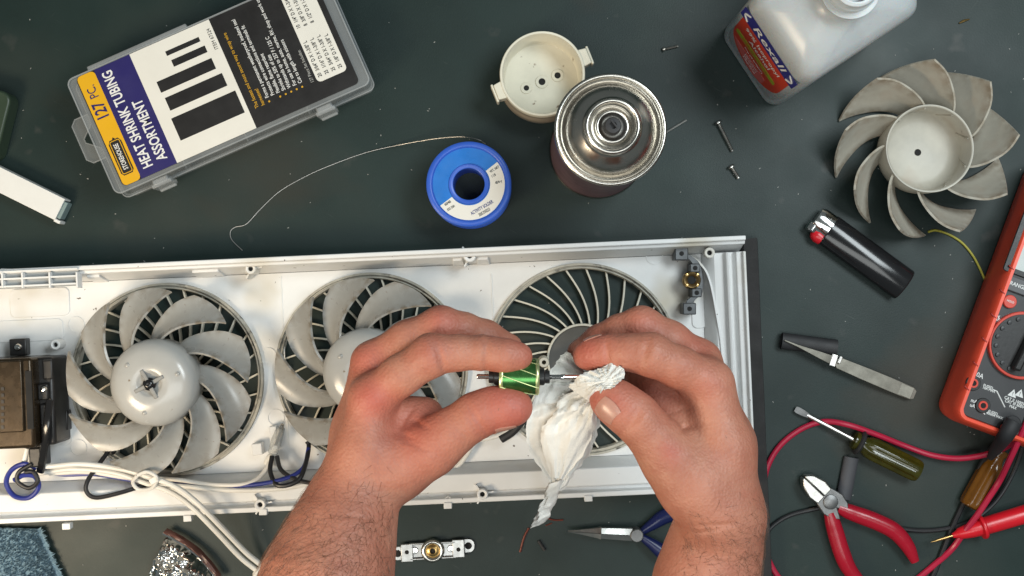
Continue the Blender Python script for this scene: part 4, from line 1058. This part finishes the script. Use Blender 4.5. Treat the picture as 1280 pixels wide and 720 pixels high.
mt('10A', 1223, 469, 4.6); mt('mA', 1217.5, 501.5, 3.4); mt('uA', 1215.5, 507, 3.4)
mt('10A', 1260.5, 397.5, 4.0, 18); mt('mA', 1246, 399, 3.8, 30); mt('uA', 1247.5, 407, 3.6, 45) if False else mt('uA', 1243, 408, 3.6, 45)
mt('~', 1262, 392.5, 4, 18); mt('~', 1248, 395, 4, 30); mt('~', 1241.5, 404, 4, 45); mt('>|', 1238, 419, 3.4, 60)
mt('FUSED', 1235, 483.5, 2.6); mt('10A MAX', 1236, 487, 2.4); mt('FUSED', 1241, 516, 2.6); mt('400mA MAX', 1243, 519.5, 2.4)
mt('CAT II 1000V', 1268, 501, 2.8); mt('CAT III 600V', 1268, 505, 2.8); mt('MAX', 1266, 509, 2.6)
for x in (1266, 1275):
    p = ml(x,491.5,fz); q = MB(); q.prism([(p.x-3,p.y-2.4),(p.x+3,p.y-2.4),(p.x,p.y+2.8)], fz+0.05, fz+0.16); tr = q.build('warning_triangle', m_whiteink, mm)
    text('!', 3.4, m_ink, tr, Matrix.Translation((p.x,p.y-0.4,fz+0.25)), 0.9, 0.05)
q = MB(); q.tube([ml(1241,487,fz+0.1), ml(1246,489,fz+0.1), ml(1256,509,fz+0.1)], 0.45, 6, smooth=0); q.build('printed_line', m_whiteink, mm)
q = MB(); q.tube([ml(1226,512,fz+0.1), ml(1231,518,fz+0.1)], 0.45, 6, smooth=0); q.build('printed_line', m_whiteink, mm)

# ================================================================ test leads, plugs and probe
RD = dict(name='test_lead', cat='test lead')
wire([(1300,500,34),(1282,535,30),(1262,556,24),(1236,567,16),(1200,573,10),(1165,569,5),(1130,557,3),(1095,543,6),(1060,531,8),(1030,527,4),(1002,536,2.4),(976,556,2.4),(960,582,2.4),(954,612,2.4),(953,650,2.4),(956,686,2.4),(972,720,2.4),(1000,745,2.4)], 2.0, m_redlead, 'test_lead', 'red test lead sweeping in a wide arc under the small screwdriver', 'test lead')
wire([(1296,500,40),(1278,540,38),(1262,575,30),(1250,600,20),(1236,622,16),(1222,643,14),(1206,664,11),(1190,686,5),(1168,706,2.4),(1146,724,2.4),(1120,745,2.4)], 2.1, m_redlead, 'test_lead', 'red test lead lying over the amber screwdriver', 'test lead')
wire([(958,668,1.9),(966,657,1.9),(985,645,1.9),(1010,638,1.9),(1040,634,1.9),(1075,642,1.9),(1105,655,1.9),(1135,662,1.9),(1165,663,1.9),(1195,658,1.9),(1220,648,5),(1245,626,5),(1264,596,7),(1276,566,12),(1284,530,20)], 1.6, m_blackwire, 'test_lead', 'black test lead passing under the red side cutters', 'test lead')
wire([(1246,553,24),(1234,568,12),(1222,590,4),(1206,625,2.2),(1190,660,2.2),(1178,690,2.2),(1166,720,2.2),(1150,750,2.2)], 1.9, m_blackwire, 'test_lead', 'black test lead running down from the multimeter plug', 'test lead')
pg = thing('banana_plug', 'black banana plug pushed into the multimeter', 'plug', (0,0,0))
b = MB(); b.loft([[Vector(P(1266,530,z))+Vector((x,y,0)) for x, y in circ(5.6,24)] for z in (MZ-1.0, MZ+7)]); b.build('plug_barrel', m_rubber, pg, bevel=0.6)
b = MB(); b.tube([P(1268,526,MZ+8), P(1258,543,MZ+6), P(1246,560,30), P(1238,572,20)], [5.6,5.4,4.2,2.4], 14, flat=0.9); b.build('plug_boot', m_rubber, pg)
a, c = P(1196,668,9), P(1300,637,9)
pb_ = thing('test_probe', 'fat red test probe with slim metal tip', 'probe', (a.x,a.y,0)); o_ = Vector((a.x,a.y,0)); mx = Matrix.Translation(-o_) @ aim(a, c); LL = (c-a).length
b = MB(); b.lathe([(0,-3),(1.6,-3),(2.6,0),(3.8,1.5),(5.2,10),(6.0,20),(6.4,LL),(0,LL)], 28, mx); b.build('probe_body', m_redprobe, pb_, angle=50)
b = MB(); b.lathe([(5.4,16.5),(8.2,17.0),(8.6,18.2),(8.2,19.4),(5.4,20)], 32, mx); b.build('finger_guard', m_redprobe, pb_, angle=60)
b = MB(); b.lathe([(0,-19),(0.4,-18),(1.0,-14),(1.0,-2.5)], 14, mx); b.build('probe_tip', m_brass, pb_)
wire([(1160,290,1),(1170,288,1),(1186,293,1),(1202,303,1),(1215,318,1),(1224,334,1),(1232,352,1)], 0.8, M('yellow_wire',(0.36,0.33,0.04),0.5), 'thin_yellow_wire', 'thin yellow wire curving from the loose fan to the multimeter')

# ================================================================ hands
def surface_nets(f, lo, hi, h):
    ax_ = [np.arange(lo[k], hi[k]+h, h, dtype=np.float32) for k in range(3)]
    X, Y, Z = np.meshgrid(*ax_, indexing='ij')
    D = f(X, Y, Z)
    nx, ny, nz = D.shape
    S = D < 0
    c = np.zeros((nx-1,ny-1,nz-1), np.int8)
    for a in (0,1):
        for b_ in (0,1):
            for d_ in (0,1): c += S[a:nx-1+a, b_:ny-1+b_, d_:nz-1+d_]
    act = (c > 0) & (c < 8)
    I, J_, K_ = np.nonzero(act)
    idx = -np.ones(act.shape, np.int64); idx[I,J_,K_] = np.arange(len(I))
    acc = np.zeros((len(I),3)); cnt = np.zeros(len(I))
    cor = [(0,0,0),(1,0,0),(0,1,0),(1,1,0),(0,0,1),(1,0,1),(0,1,1),(1,1,1)]
    for a in range(8):
        for b_ in range(a+1, 8):
            df = np.array(cor[b_])-np.array(cor[a])
            if np.abs(df).sum() != 1: continue
            da = D[I+cor[a][0], J_+cor[a][1], K_+cor[a][2]]; db = D[I+cor[b_][0], J_+cor[b_][1], K_+cor[b_][2]]
            m = (da < 0) != (db < 0)
            t = np.where(m, da/(da-db+1e-12), 0)
            pos = np.array(cor[a])[None,:] + t[:,None]*df[None,:]
            acc += pos*m[:,None]; cnt += m
    V = acc/cnt[:,None] + np.stack([I,J_,K_],1)
    V = V*h + np.array([q[0] for q in ax_])[None,:]
    F = []
    for axn in range(3):
        sl0 = [slice(None)]*3; sl1 = [slice(None)]*3
        sl0[axn] = slice(0,-1); sl1[axn] = slice(1,None)
        ch = S[tuple(sl0)] != S[tuple(sl1)]
        e = np.stack(np.nonzero(ch),1)
        o1, o2 = [k for k in range(3) if k != axn]
        ok = (e[:,o1] > 0) & (e[:,o2] > 0) & (e[:,o1] < D.shape[o1]-1) & (e[:,o2] < D.shape[o2]-1)
        e = e[ok]
        q = []
        for d1, d2 in ((-1,-1),(0,-1),(0,0),(-1,0)):
            k = e.copy(); k[:,o1] += d1; k[:,o2] += d2
            q.append(idx[k[:,0],k[:,1],k[:,2]])
        q = np.stack(q,1)
        fl = S[e[:,0],e[:,1],e[:,2]] ^ (axn == 1)
        q[~fl] = q[~fl][:,::-1]
        F.append(q[(q >= 0).all(1)])
    return V, np.concatenate(F)

def smin(a, b, k):
    h = np.clip(0.5+0.5*(b-a)/k, 0, 1)
    return b+(a-b)*h - k*h*(1-h)

def cone(X, Y, Z, a, b, ra, rb):
    ba = (b[0]-a[0], b[1]-a[1], b[2]-a[2]); l2 = ba[0]**2+ba[1]**2+ba[2]**2
    px_, py_, pz_ = X-a[0], Y-a[1], Z-a[2]
    t = np.clip((px_*ba[0]+py_*ba[1]+pz_*ba[2])/max(l2,1e-6), 0, 1)
    return np.sqrt((px_-t*ba[0])**2+(py_-t*ba[1])**2+(pz_-t*ba[2])**2) - (ra+(rb-ra)*t)

class Hand:
    def __init__(self, zx, zy):
        self.zx, self.zy = zx, zy
        self.body = []; self.fingers = []; self.creases = []; self.reds = []; self.pits = []
    def p(self, x, y, z): return P(self.zx+x/2.057, self.zy+y/2.057, z)
    def chain(self, pts, k=3.0):          # [(x,y,z,r)...]
        q = [(self.p(x,y,z), r) for x,y,z,r in pts]
        return [(q[i][0], q[i+1][0], q[i][1], q[i+1][1]) for i in range(len(q)-1)], k
    def f(self, X, Y, Z):
        body = None
        for (segs, k) in self.body:
            for s in segs:
                d = cone(X,Y,Z,*s); body = d if body is None else smin(body, d, k)
        tot = None
        for (segs, k), kb in self.fingers:
            d = None
            for s in segs:
                e = cone(X,Y,Z,*s); d = e if d is None else smin(d, e, k)
            d = smin(body, d, kb)
            tot = d if tot is None else smin(tot, d, 1.3)
        for (c, n, amp, w, rad) in self.creases:
            dx, dy, dz = X-c[0], Y-c[1], Z-c[2]
            t = dx*n[0]+dy*n[1]+dz*n[2]
            r2 = dx*dx+dy*dy+dz*dz
            tot = tot + amp*np.exp(-(t/w)**2)*np.exp(-r2/(rad*rad))
        for (c, amp, rad) in self.pits:      # + dents, - bumps
            r2 = (X-c[0])**2+(Y-c[1])**2+(Z-c[2])**2
            tot = tot + amp*np.exp(-r2/(rad*rad))
        return tot
    def crease(self, x, y, z, dx, dy, dz, amp=0.5, w=0.7, rad=9):
        n = Vector((dx, dy, dz)).normalized(); self.creases.append((self.p(x,y,z), n, amp, w, rad))
    def hit(self, x, y, n, z=205, start=40):
        """surface point reached coming from outside along -n towards p(x,y,z)"""
        c = self.p(x,y,z); n = Vector(n).normalized(); t = start
        for _ in range(200):
            q = c+n*t; d = float(self.f(np.array([q.x]),np.array([q.y]),np.array([q.z]))[0])
            if d < 0.05: break
            t -= max(0.05, d*0.6)
        return c+n*t

# ---- skin
def skin_material():
    m = bpy.data.materials.new('skin'); m.use_nodes = True
    nt = m.node_tree; N = nt.nodes; L = nt.links; b = N['Principled BSDF']
    tc = N.new('ShaderNodeTexCoord'); vec = tc.outputs['Object']
    def noise(sc_, det=5, ro=0.6):
        n = N.new('ShaderNodeTexNoise'); n.inputs['Scale'].default_value = sc_; n.inputs['Detail'].default_value = det; n.inputs['Roughness'].default_value = ro
        L.new(vec, n.inputs['Vector']); return n.outputs['Fac']
    def mix(a, bcol, fac):
        x = N.new('ShaderNodeMix'); x.data_type = 'RGBA'
        if isinstance(a, tuple): x.inputs['A'].default_value = a+(1,)
        else: L.new(a, x.inputs['A'])
        if isinstance(bcol, tuple): x.inputs['B'].default_value = bcol+(1,)
        else: L.new(bcol, x.inputs['B'])
        L.new(fac, x.inputs['Factor']); return x.outputs['Result']
    def rng_(v, a, c, lo=0, hi=1):
        r = N.new('ShaderNodeMapRange'); r.inputs['From Min'].default_value = a; r.inputs['From Max'].default_value = c
        r.inputs['To Min'].default_value = lo; r.inputs['To Max'].default_value = hi; L.new(v, r.inputs['Value']); return r.outputs['Result']
    col = mix((0.455,0.192,0.125), (0.36,0.130,0.082), rng_(noise(55), 0.35, 0.7))
    col = mix(col, (0.52,0.265,0.175), rng_(noise(23), 0.52, 0.75, 0, 0.6))
    col = mix(col, (0.40,0.13,0.085), rng_(noise(140), 0.56, 0.8, 0, 0.5))
    at = N.new('ShaderNodeAttribute'); at.attribute_name = 'flush'
    col = mix(col, (0.46,0.10,0.075), at.outputs['Fac'])
    col = mix(col, (0.22,0.09,0.05), rng_(noise(420,2), 0.735, 0.76, 0, 0.6))
    L.new(col, b.inputs['Base Color'])
    b.inputs['Subsurface Weight'].default_value = 0.12
    b.inputs['Subsurface Radius'].default_value = (1.0,0.36,0.2); b.inputs['Subsurface Scale'].default_value = 0.0035
    b.inputs['Specular IOR Level'].default_value = 0.45
    L.new(rng_(noise(300), 0.3, 0.7, 0.46, 0.64), b.inputs['Roughness'])
    # skin texture: pore cells and fine lines
    vo = N.new('ShaderNodeTexVoronoi'); vo.inputs['Scale'].default_value = 620; L.new(vec, vo.inputs['Vector'])
    mp = N.new('ShaderNodeMapping'); mp.inputs['Scale'].default_value = (1,0.35,1); mp.inputs['Rotation'].default_value = (0,0,0.5); L.new(vec, mp.inputs['Vector'])
    n2 = N.new('ShaderNodeTexNoise'); n2.inputs['Scale'].default_value = 260; n2.inputs['Detail'].default_value = 6; L.new(mp.outputs['Vector'], n2.inputs['Vector'])
    ad = N.new('ShaderNodeMath'); ad.operation = 'ADD'; L.new(vo.outputs['Distance'], ad.inputs[0]); L.new(n2.outputs['Fac'], ad.inputs[1])
    bp = N.new('ShaderNodeBump'); bp.inputs['Strength'].default_value = 0.34; bp.inputs['Distance'].default_value = 0.0007
    L.new(ad.outputs[0], bp.inputs['Height']); L.new(bp.outputs['Normal'], b.inputs['Normal'])
    return m
m_skin = skin_material()
m_nail = M('nail', (0.50,0.245,0.185), 0.30, var=0.08, sss=0.2, rvar=0.05)
m_nailtip = M('nail_edge', (0.50,0.30,0.22), 0.3, var=0.06)
m_hair = M('arm_hair', (0.11,0.05,0.026), 0.5)

LH = Hand(320, 370)
LH.body = [LH.chain([(150,900,222,40),(183,735,216,31.5),(222,610,206,25),(250,525,199,21.5)], 12),
           LH.chain([(252,520,198,20),(285,400,200,15.5),(302,268,201,12.4)], 10),
           LH.chain([(248,520,184,17),(272,350,184,14),(300,172,183,10.8)], 10),
           LH.chain([(255,510,168,16),(285,350,165,13),(312,190,160,10.5)], 9),
           LH.chain([(265,510,155,15),(300,370,148,12),(330,232,140,9.5)], 9),
           LH.chain([(280,450,196,16),(360,438,198,16.5),(448,390,202,14.2)], 8),
           LH.chain([(345,400,182,13),(385,345,184,11)], 12),
           LH.chain([(350,350,188,12),(405,322,186,11),(440,305,182,8)], 8)]
LH.fingers = [
 (LH.chain([(302,266,202,12.3),(372,205,209,10.6),(452,152,212,10.9),(520,146,211,8.9),(588,146,211,8.8),(640,153,212,8.3),(674,156,211,7.6)], 4.0), 7),
 (LH.chain([(300,170,183,10.6),(390,112,190,10.0),(476,77,191,10.4),(535,86,187,8.7),(590,104,182,8.6),(650,132,178,7.6)], 4.0), 6),
 (LH.chain([(312,190,160,10.2),(400,140,166,9.4),(478,112,166,9.6),(545,118,162,8.2),(625,140,158,7.4)], 4.0), 6),
 (LH.chain([(330,232,140,9.2),(405,170,146,8.4),(470,150,146,8.4),(530,150,142,7.2),(590,160,140,6.6)], 4.0), 6),
 (LH.chain([(446,392,202,14.0),(500,352,206,12.2),(566,308,208,11.6),(610,289,208,10.6),(645,286,209,10.0),(668,286,209,8.8)], 5.0), 8)]
RH = Hand(580, 370)
RH.body = [RH.chain([(590,900,186,30),(622,735,187,25.6),(646,640,189,22.5),(662,570,193,21.0)], 10),
           RH.chain([(668,560,200,19),(662,400,201,15.5),(628,228,202,12.6)], 10),
           RH.chain([(672,550,186,17),(668,380,185,14),(606,168,184,11)], 10),
           RH.chain([(660,540,168,16),(650,370,166,13),(600,185,162,10.5)], 9),
           RH.chain([(640,540,155,15),(620,380,150,12),(580,225,143,9.5)], 9),
           RH.chain([(640,545,206,17.5),(592,482,206,18.0),(535,418,206,15.4)], 8),
           RH.chain([(600,400,192,14),(575,335,190,12)], 12),
           RH.chain([(600,370,186,15),(545,300,184,14),(490,245,182,12),(455,215,178,9)], 8)]
RH.fingers = [
 (RH.chain([(628,228,202,12.4),(555,185,209,10.8),(478,150,212,11.0),(425,145,211,9.1),(376,144,207,8.9),(340,148,203,8.4),(316,154,200,7.6)], 4.0), 7),
 (RH.chain([(606,168,184,10.8),(530,115,191,10.2),(456,79,192,10.6),(400,92,188,8.9),(350,116,183,8.6),(300,146,178,7.6)], 4.0), 6),
 (RH.chain([(600,185,162,10.2),(530,145,167,9.4),(460,118,168,9.6),(390,125,163,8.2),(330,150,158,7.4)], 4.0), 6),
 (RH.chain([(580,225,143,9.2),(525,180,148,8.4),(460,160,148,8.4),(400,160,143,7.2),(350,170,140,6.6)], 4.0), 6),
 (RH.chain([(535,418,206,15.2),(490,362,210,13.0),(440,311,213,12.2),(405,284,212,11.2),(383,268,211,10.4),(372,260,210,9.6)], 5.0), 8)]
# creases (x, y, z, direction across the crease)
for h, L_ in ((LH, ((470,160,221,-0.9,-0.25,0),(478,160,221,-0.9,-0.25,0),(590,150,214,-1,0.05,0),(596,150,214,-1,0.05,0),
                    (566,318,217,-0.8,-0.5,0),(574,318,217,-0.8,-0.5,0),(560,330,215,-0.8,-0.5,0),(425,330,206,0.3,1,0),(405,365,209,0.25,1,0),(420,385,212,0.35,1,0),(395,300,203,-0.8,0.5,0),(250,560,221,0.2,1,0))),
              (RH, ((470,150,223,0.9,-0.3,0),(461,150,223,0.9,-0.3,0),(366,152,216,1,0.1,0),(372,152,216,1,0.1,0),
                    (432,304,224,0.8,-0.6,0),(440,311,225,0.8,-0.6,0),(448,317,225,0.8,-0.6,0),(425,330,222,0.8,-0.6,0),(545,300,206,-0.3,1,0),(570,340,208,-0.3,1,0),(650,585,220,-0.1,1,0),(630,600,218,-0.3,1,0)))):
    for c in L_: h.crease(*c, amp=1.25, w=1.0, rad=9.5)
# knuckle bumps and tendon hollows
LH.pits += [(LH.p(300,262,214),-1.2,7),(LH.p(285,165,194),-1.2,7),(LH.p(335,240,214),0.8,9),(LH.p(270,400,216),-0.5,14),(LH.p(350,330,209),1.6,14)]
RH.pits += [(RH.p(632,222,215),-1.0,7),(RH.p(612,160,195),-1.0,7),(RH.p(590,235,214),0.8,9),(RH.p(560,330,206),1.4,13),(RH.p(520,440,221),-0.7,10)]
LH.reds = [(300,262,214,13,0.75),(285,165,194,12,0.6),(455,150,222,13,0.30),(670,150,205,13,0.8),(650,285,212,18,0.85),(600,290,216,14,0.5),(420,350,205,20,0.55),(480,75,201,12,0.5),(440,300,200,16,0.4)]
RH.reds = [(325,155,206,16,0.75),(390,268,221,14,0.45),(345,275,215,11,0.6),(470,240,205,16,0.4),(530,400,221,5,0.6),(520,390,221,4,0.6),(455,75,202,12,0.35),(630,225,214,12,0.25),(600,120,195,14,0.3)]
person = thing('person', 'bare forearms and hands wiping a small green rotor shaft with tissue', 'person', (0,-190,0))
pinv = Vector((0,190,0))
def build_hand(h, lo, hi, step=1.05):
    V, F = surface_nets(h.f, lo, hi, step)
    # light relaxation of the net
    n = len(V); e = np.concatenate([F[:,[0,1]],F[:,[1,2]],F[:,[2,3]],F[:,[3,0]]])
    for _ in range(2):
        s = np.zeros_like(V); cnt = np.zeros(n)
        np.add.at(s, e[:,0], V[e[:,1]]); np.add.at(cnt, e[:,0], 1); np.add.at(s, e[:,1], V[e[:,0]]); np.add.at(cnt, e[:,1], 1)
        V = V + 0.5*(s/cnt[:,None]-V)
    fl = np.zeros(n)
    for (x,y,z,r,a) in h.reds:
        c = np.array(h.p(x,y,z)); fl = np.maximum(fl, 0.95*a*np.exp(-((V-c)**2).sum(1)/(r*r)))
    me = bpy.data.meshes.new('hand')
    me.from_pydata(((V+np.array(pinv))*K).tolist(), [], F.tolist())
    me.polygons.foreach_set('use_smooth', [True]*len(me.polygons))
    at = me.attributes.new('flush', 'FLOAT', 'POINT'); at.data.foreach_set('value', fl.astype(np.float32))
    me.materials.append(m_skin)
    return link('hand', me, person), V, F
lo = P(300,780,240); 
lhand, LVt, LF = build_hand(LH, (-205,-200,118), (25,8,262))
rhand, RVt, RF = build_hand(RH, (22,-200,120), (158,8,246))
def nail(h, par, x, y, n, d, ln, w, z=205, curve=1.0):
    n = Vector(n).normalized(); c = h.hit(x,y,n,z); d = Vector(d); d = (d-n*d.dot(n)).normalized(); s = n.cross(d); c = c-d*1.5
    def snap(p, lift):
        for _ in range(6):
            p = p - n*(float(h.f(np.array([p.x]),np.array([p.y]),np.array([p.z]))[0])-lift)
        return p
    G = []
    for i in range(9):
        t = i/8-0.5; ww = w*(1-0.22*max(0,-t*2)**2-0.16*max(0,t*2)**3)
        G.append([snap(c+d*(ln*t-0.8*(q*q))+s*(ww*0.5*q), 0.16-0.1*abs(q)**3)+pinv for q in np.linspace(-1,1,11)])
    b = MB(); b.sheet(G, 0.42); b.build('nail', m_nail, par, angle=80)
nail(RH, rhand, 374, 264, (-0.30,-0.34,0.89), (-0.8,0.55,0.0), 11.0, 12.5, 210)
nail(LH, lhand, 648, 296, (0.05,-0.78,0.60), (1,0.05,-0.1), 11.0, 11.0, 203)
nail(LH, lhand, 668, 146, (0.15,0.86,0.48), (1,-0.08,-0.2), 9.5, 9.0, 201)
nail(RH, rhand, 326, 148, (-0.1,0.97,0.15), (-1,-0.1,-0.2), 9.5, 9.0, 201)
# hair on the forearms, one mesh per arm
def hair(V, F, par, n, ymax, seed, xdir, keep):
    r = np.random.default_rng(seed); b = MB()
    A = V[F[:,0]]; nr_ = np.cross(V[F[:,1]]-A, V[F[:,3]]-A); nr_ /= np.linalg.norm(nr_,axis=1,keepdims=True)+1e-9
    if nr_[np.argmax(A[:,2])][2] < 0: nr_ = -nr_
    cand = np.nonzero((A[:,1] < ymax) & (nr_[:,2] > -0.1) & keep(A))[0]
    for f in r.choice(cand, n):
        dens = (ymax-A[f,1])/60
        if r.random() > dens: continue
        p = Vector(A[f]); nn_ = Vector(nr_[f]); t = Vector((xdir+r.normal(0,0.5), -0.6+r.normal(0,0.5), 0)); t = (t-nn_*t.dot(nn_)).normalized(); s = nn_.cross(t)
        L_ = r.uniform(4,11); w = r.uniform(0.035,0.075); cu = r.normal(0,0.35)
        pts = [p+t*(L_*q)+s*(cu*L_*q*q)+nn_*(0.9*math.sin(PI*q*0.8)+0.05) for q in (0,0.33,0.66,1)]
        vs = []
        for i, q in enumerate(pts):
            ww = w*(1-0.75*i/3); vs += [q+s*ww+pinv, q-s*ww+pinv, q+nn_*ww*1.5+pinv]
        fs = []
        for i in range(3):
            for k in range(3): fs.append((i*3+k, i*3+(k+1) % 3, i*3+3+(k+1) % 3, i*3+3+k))
        b.add(vs, fs)
    o = b.build('arm_hair', m_hair, par); o['kind'] = 'stuff'
hair(LVt, LF, lhand, 4200, -88, 3, -0.5, lambda A: A[:,0] < -62)
hair(RVt, RF, rhand, 1700, -104, 5, 0.5, lambda A: A[:,0] > 90)

# ================================================================ rotor held between the hands
RZ = 206.0
r0 = P(649,471,RZ)
ro = thing('motor_rotor', 'small green motor rotor with steel shaft pinched in the fingers', 'rotor', r0, R(-0.5))
mx = Matrix.Rotation(PI/2, 4, 'Y')
b = MB(); b.lathe([(4.5,-10.4),(8.9,-10.4),(9.5,-9.8),(9.5,9.8),(8.9,10.4),(4.5,10.4)], 48, mx); core_ = b.build('rotor_core', m_greencoil, ro, angle=40)
m_slot = M('slot_line', (0.55,0.60,0.30), 0.3, 0.8)
for k in range(9):
    q = MB(); pts = []
    for i in range(9):
        t = i/8; a_ = 2*PI*k/9+0.75*t; pts.append(Vector((-9.9+19.8*t, 9.52*math.cos(a_), 9.52*math.sin(a_))))
    q.tube(pts, 0.28, 6, smooth=0); q.build('skew_line', m_slot, core_)
for s in (-1,1):
    q = MB(); q.lathe([(9.55,s*8.6),(9.7,s*9.0),(9.7,s*9.6),(9.0,s*10.5)], 48, mx); q.build('end_ring', m_slot, core_, angle=60)
    q = MB(); q.lathe([(0,s*10.3),(4.4,s*10.3),(4.4,s*13.0),(3.4,s*13.6),(3.4,s*16.0),(0,s*16.0)], 28, mx); q.build('collar', m_black, ro, angle=40)
q = MB(); q.lathe([(0,-22.5),(1.0,-22.3),(1.3,-21.8),(1.3,21.5),(1.6,22.0),(1.6,24),(1.3,24.4),(1.3,46),(0,46.4)], 18, mx); q.build('shaft', m_chrome, ro, angle=40)

# ================================================================ tissue
def tz(x, y, z): return P(x, y, z)
ts = thing('tissue', 'crumpled white tissue wrapped over the rotor shaft with twisted tail', 'tissue', P(712,530,170)); o_ = P(712,530,170)
b = MB()
FA = [0.1,-0.35,0.5,1.2,-1.0,0.9,2.0]; FF = [0.9,1.4,1.25,1.9,2.3,3.4,4.3]; FP = [0.2,1.1,0.6,1.7,0.9,0.3,1.3]; FW = [0.55,0.50,0.42,0.26,0.22,0.14,0.10]
def panel(left, right, zl, zr, fold, amp, ph, nu=80, nv=70, conv=0.35, seed=0.0, th=0.35):
    Lp = catmull([Vector((x,y,z)) for (x,y),z in zip(left,zl)], 10); Rp = catmull([Vector((x,y,z)) for (x,y),z in zip(right,zr)], 10)
    G = []
    for i in range(nu):
        t = i/(nu-1); a = Lp[int(t*(len(Lp)-1))]; c = Rp[int(t*(len(Rp)-1))]
        # interpolate along the rails
        qa = t*(len(Lp)-1); k0 = int(min(qa,len(Lp)-2)); a = Lp[k0].lerp(Lp[k0+1], qa-k0)
        qa = t*(len(Rp)-1); k0 = int(min(qa,len(Rp)-2)); c = Rp[k0].lerp(Rp[k0+1], qa-k0)
        row = []
        for j in range(nv):
            s = j/(nv-1)
            wx, wy = s*fold+0.5*float(vnoise(s*3+ph, t*4+seed, 9.4)), t*3.2+0.5*float(vnoise(s*3+ph+7, t*4+seed, 5.4))
            z = 0.0
            for kk in range(7):
                an = FA[kk]+ph; fq = FF[kk]; u_ = (wx*math.cos(an)+wy*math.sin(an)*0.55)*fq+FP[kk]+seed
                z += FW[kk]*(abs((u_ % 2)-1)*2-1)
            m_ = a.lerp(c, s)
            dx_, dy_ = m_.x-758, m_.y-476; rho = math.hypot(dx_, dy_); phi = math.atan2(dy_, dx_)
            u_ = phi*4.6+ph+0.9*float(vnoise(m_.x*0.03, m_.y*0.03, seed)); v_ = phi*9.7+1.3*ph+0.7*float(vnoise(m_.x*0.06, m_.y*0.06, seed))
            rad_ = (abs((u_ % 2)-1)*2-1)*0.75+(abs((v_ % 2)-1)*2-1)*0.38
            z = amp*(0.95*rad_*min(1, rho/14)*math.exp(-(rho/88)**2)+0.20*z)
            wob = 1.5*float(vnoise(s*3+4, t*6+seed, 5.5))+0.9*float(vnoise(s*11+4, t*23+seed, 1.5))+0.5*float(vnoise(s*23, t*47+seed, 3.5))
            q = tz(m_.x+wob*2, m_.y+wob, m_.z+z+0.8*math.sin(PI*s))
            row.append(q-o_)
        G.append(row)
    b.sheet(G, th)
# hanging main part, from the pinch downwards
panel([(688,462),(668,500),(656,540),(664,566),(682,596),(692,612)], [(772,470),(752,500),(749,535),(740,562),(718,594),(700,613)], [191,190,186,180,173,168], [194,198,192,184,175,168], 6.0, 5.6, 0.3, seed=1.3)
# inner second layer, shorter, gives the overlapping folds
panel([(704,492),(692,515),(676,545),(690,596)], [(757,482),(748,512),(741,545),(706,600)], [198,198,194,178], [206,206,198,178], 5.0, 4.6, 2.6, seed=4.1, nu=40, nv=40)
# peak standing up beyond the shaft
panel([(709,440),(692,456),(676,480),(668,505)], [(712,441),(722,456),(738,474),(742,500)], [192,191,190,190], [192,192,193,196], 2.6, 2.6, 5.0, seed=2.2, nu=34, nv=36)
# tuft pinched over the thumb
panel([(766,452),(742,463),(720,472),(712,484)], [(781,462),(774,480),(752,490),(738,503)], [214,213,210,205], [217,221,219,210], 3.2, 1.7, 8.0, seed=6.2, nu=36, nv=36)
b.build('tissue_sheet', m_tissue, ts, angle=60)
b = MB(); G = []
ptsT = catmull([P(697,600,172)-o_, P(690,618,164)-o_, P(684,632,158)-o_, P(678,645,155)-o_, P(672,656,151)-o_], 8)
for i, p in enumerate(ptsT):
    t = i/(len(ptsT)-1); w = 4.9-0.2*t+0.5*math.sin(t*17)
    row = []
    for k in range(25):
        a_ = 2*PI*k/24; r_ = w*(1+0.14*math.sin(5*a_+t*14)+0.22*float(vnoise(k*0.9, t*14)))
        row.append(p+Vector((math.cos(a_)*r_*0.9, math.cos(a_)*r_*0.35, math.sin(a_)*r_*0.8)))
    row[24] = row[0]; G.append(row)
b.loft([r[:24] for r in G]); b.build('twisted_tail', m_tissue, ts, angle=60)
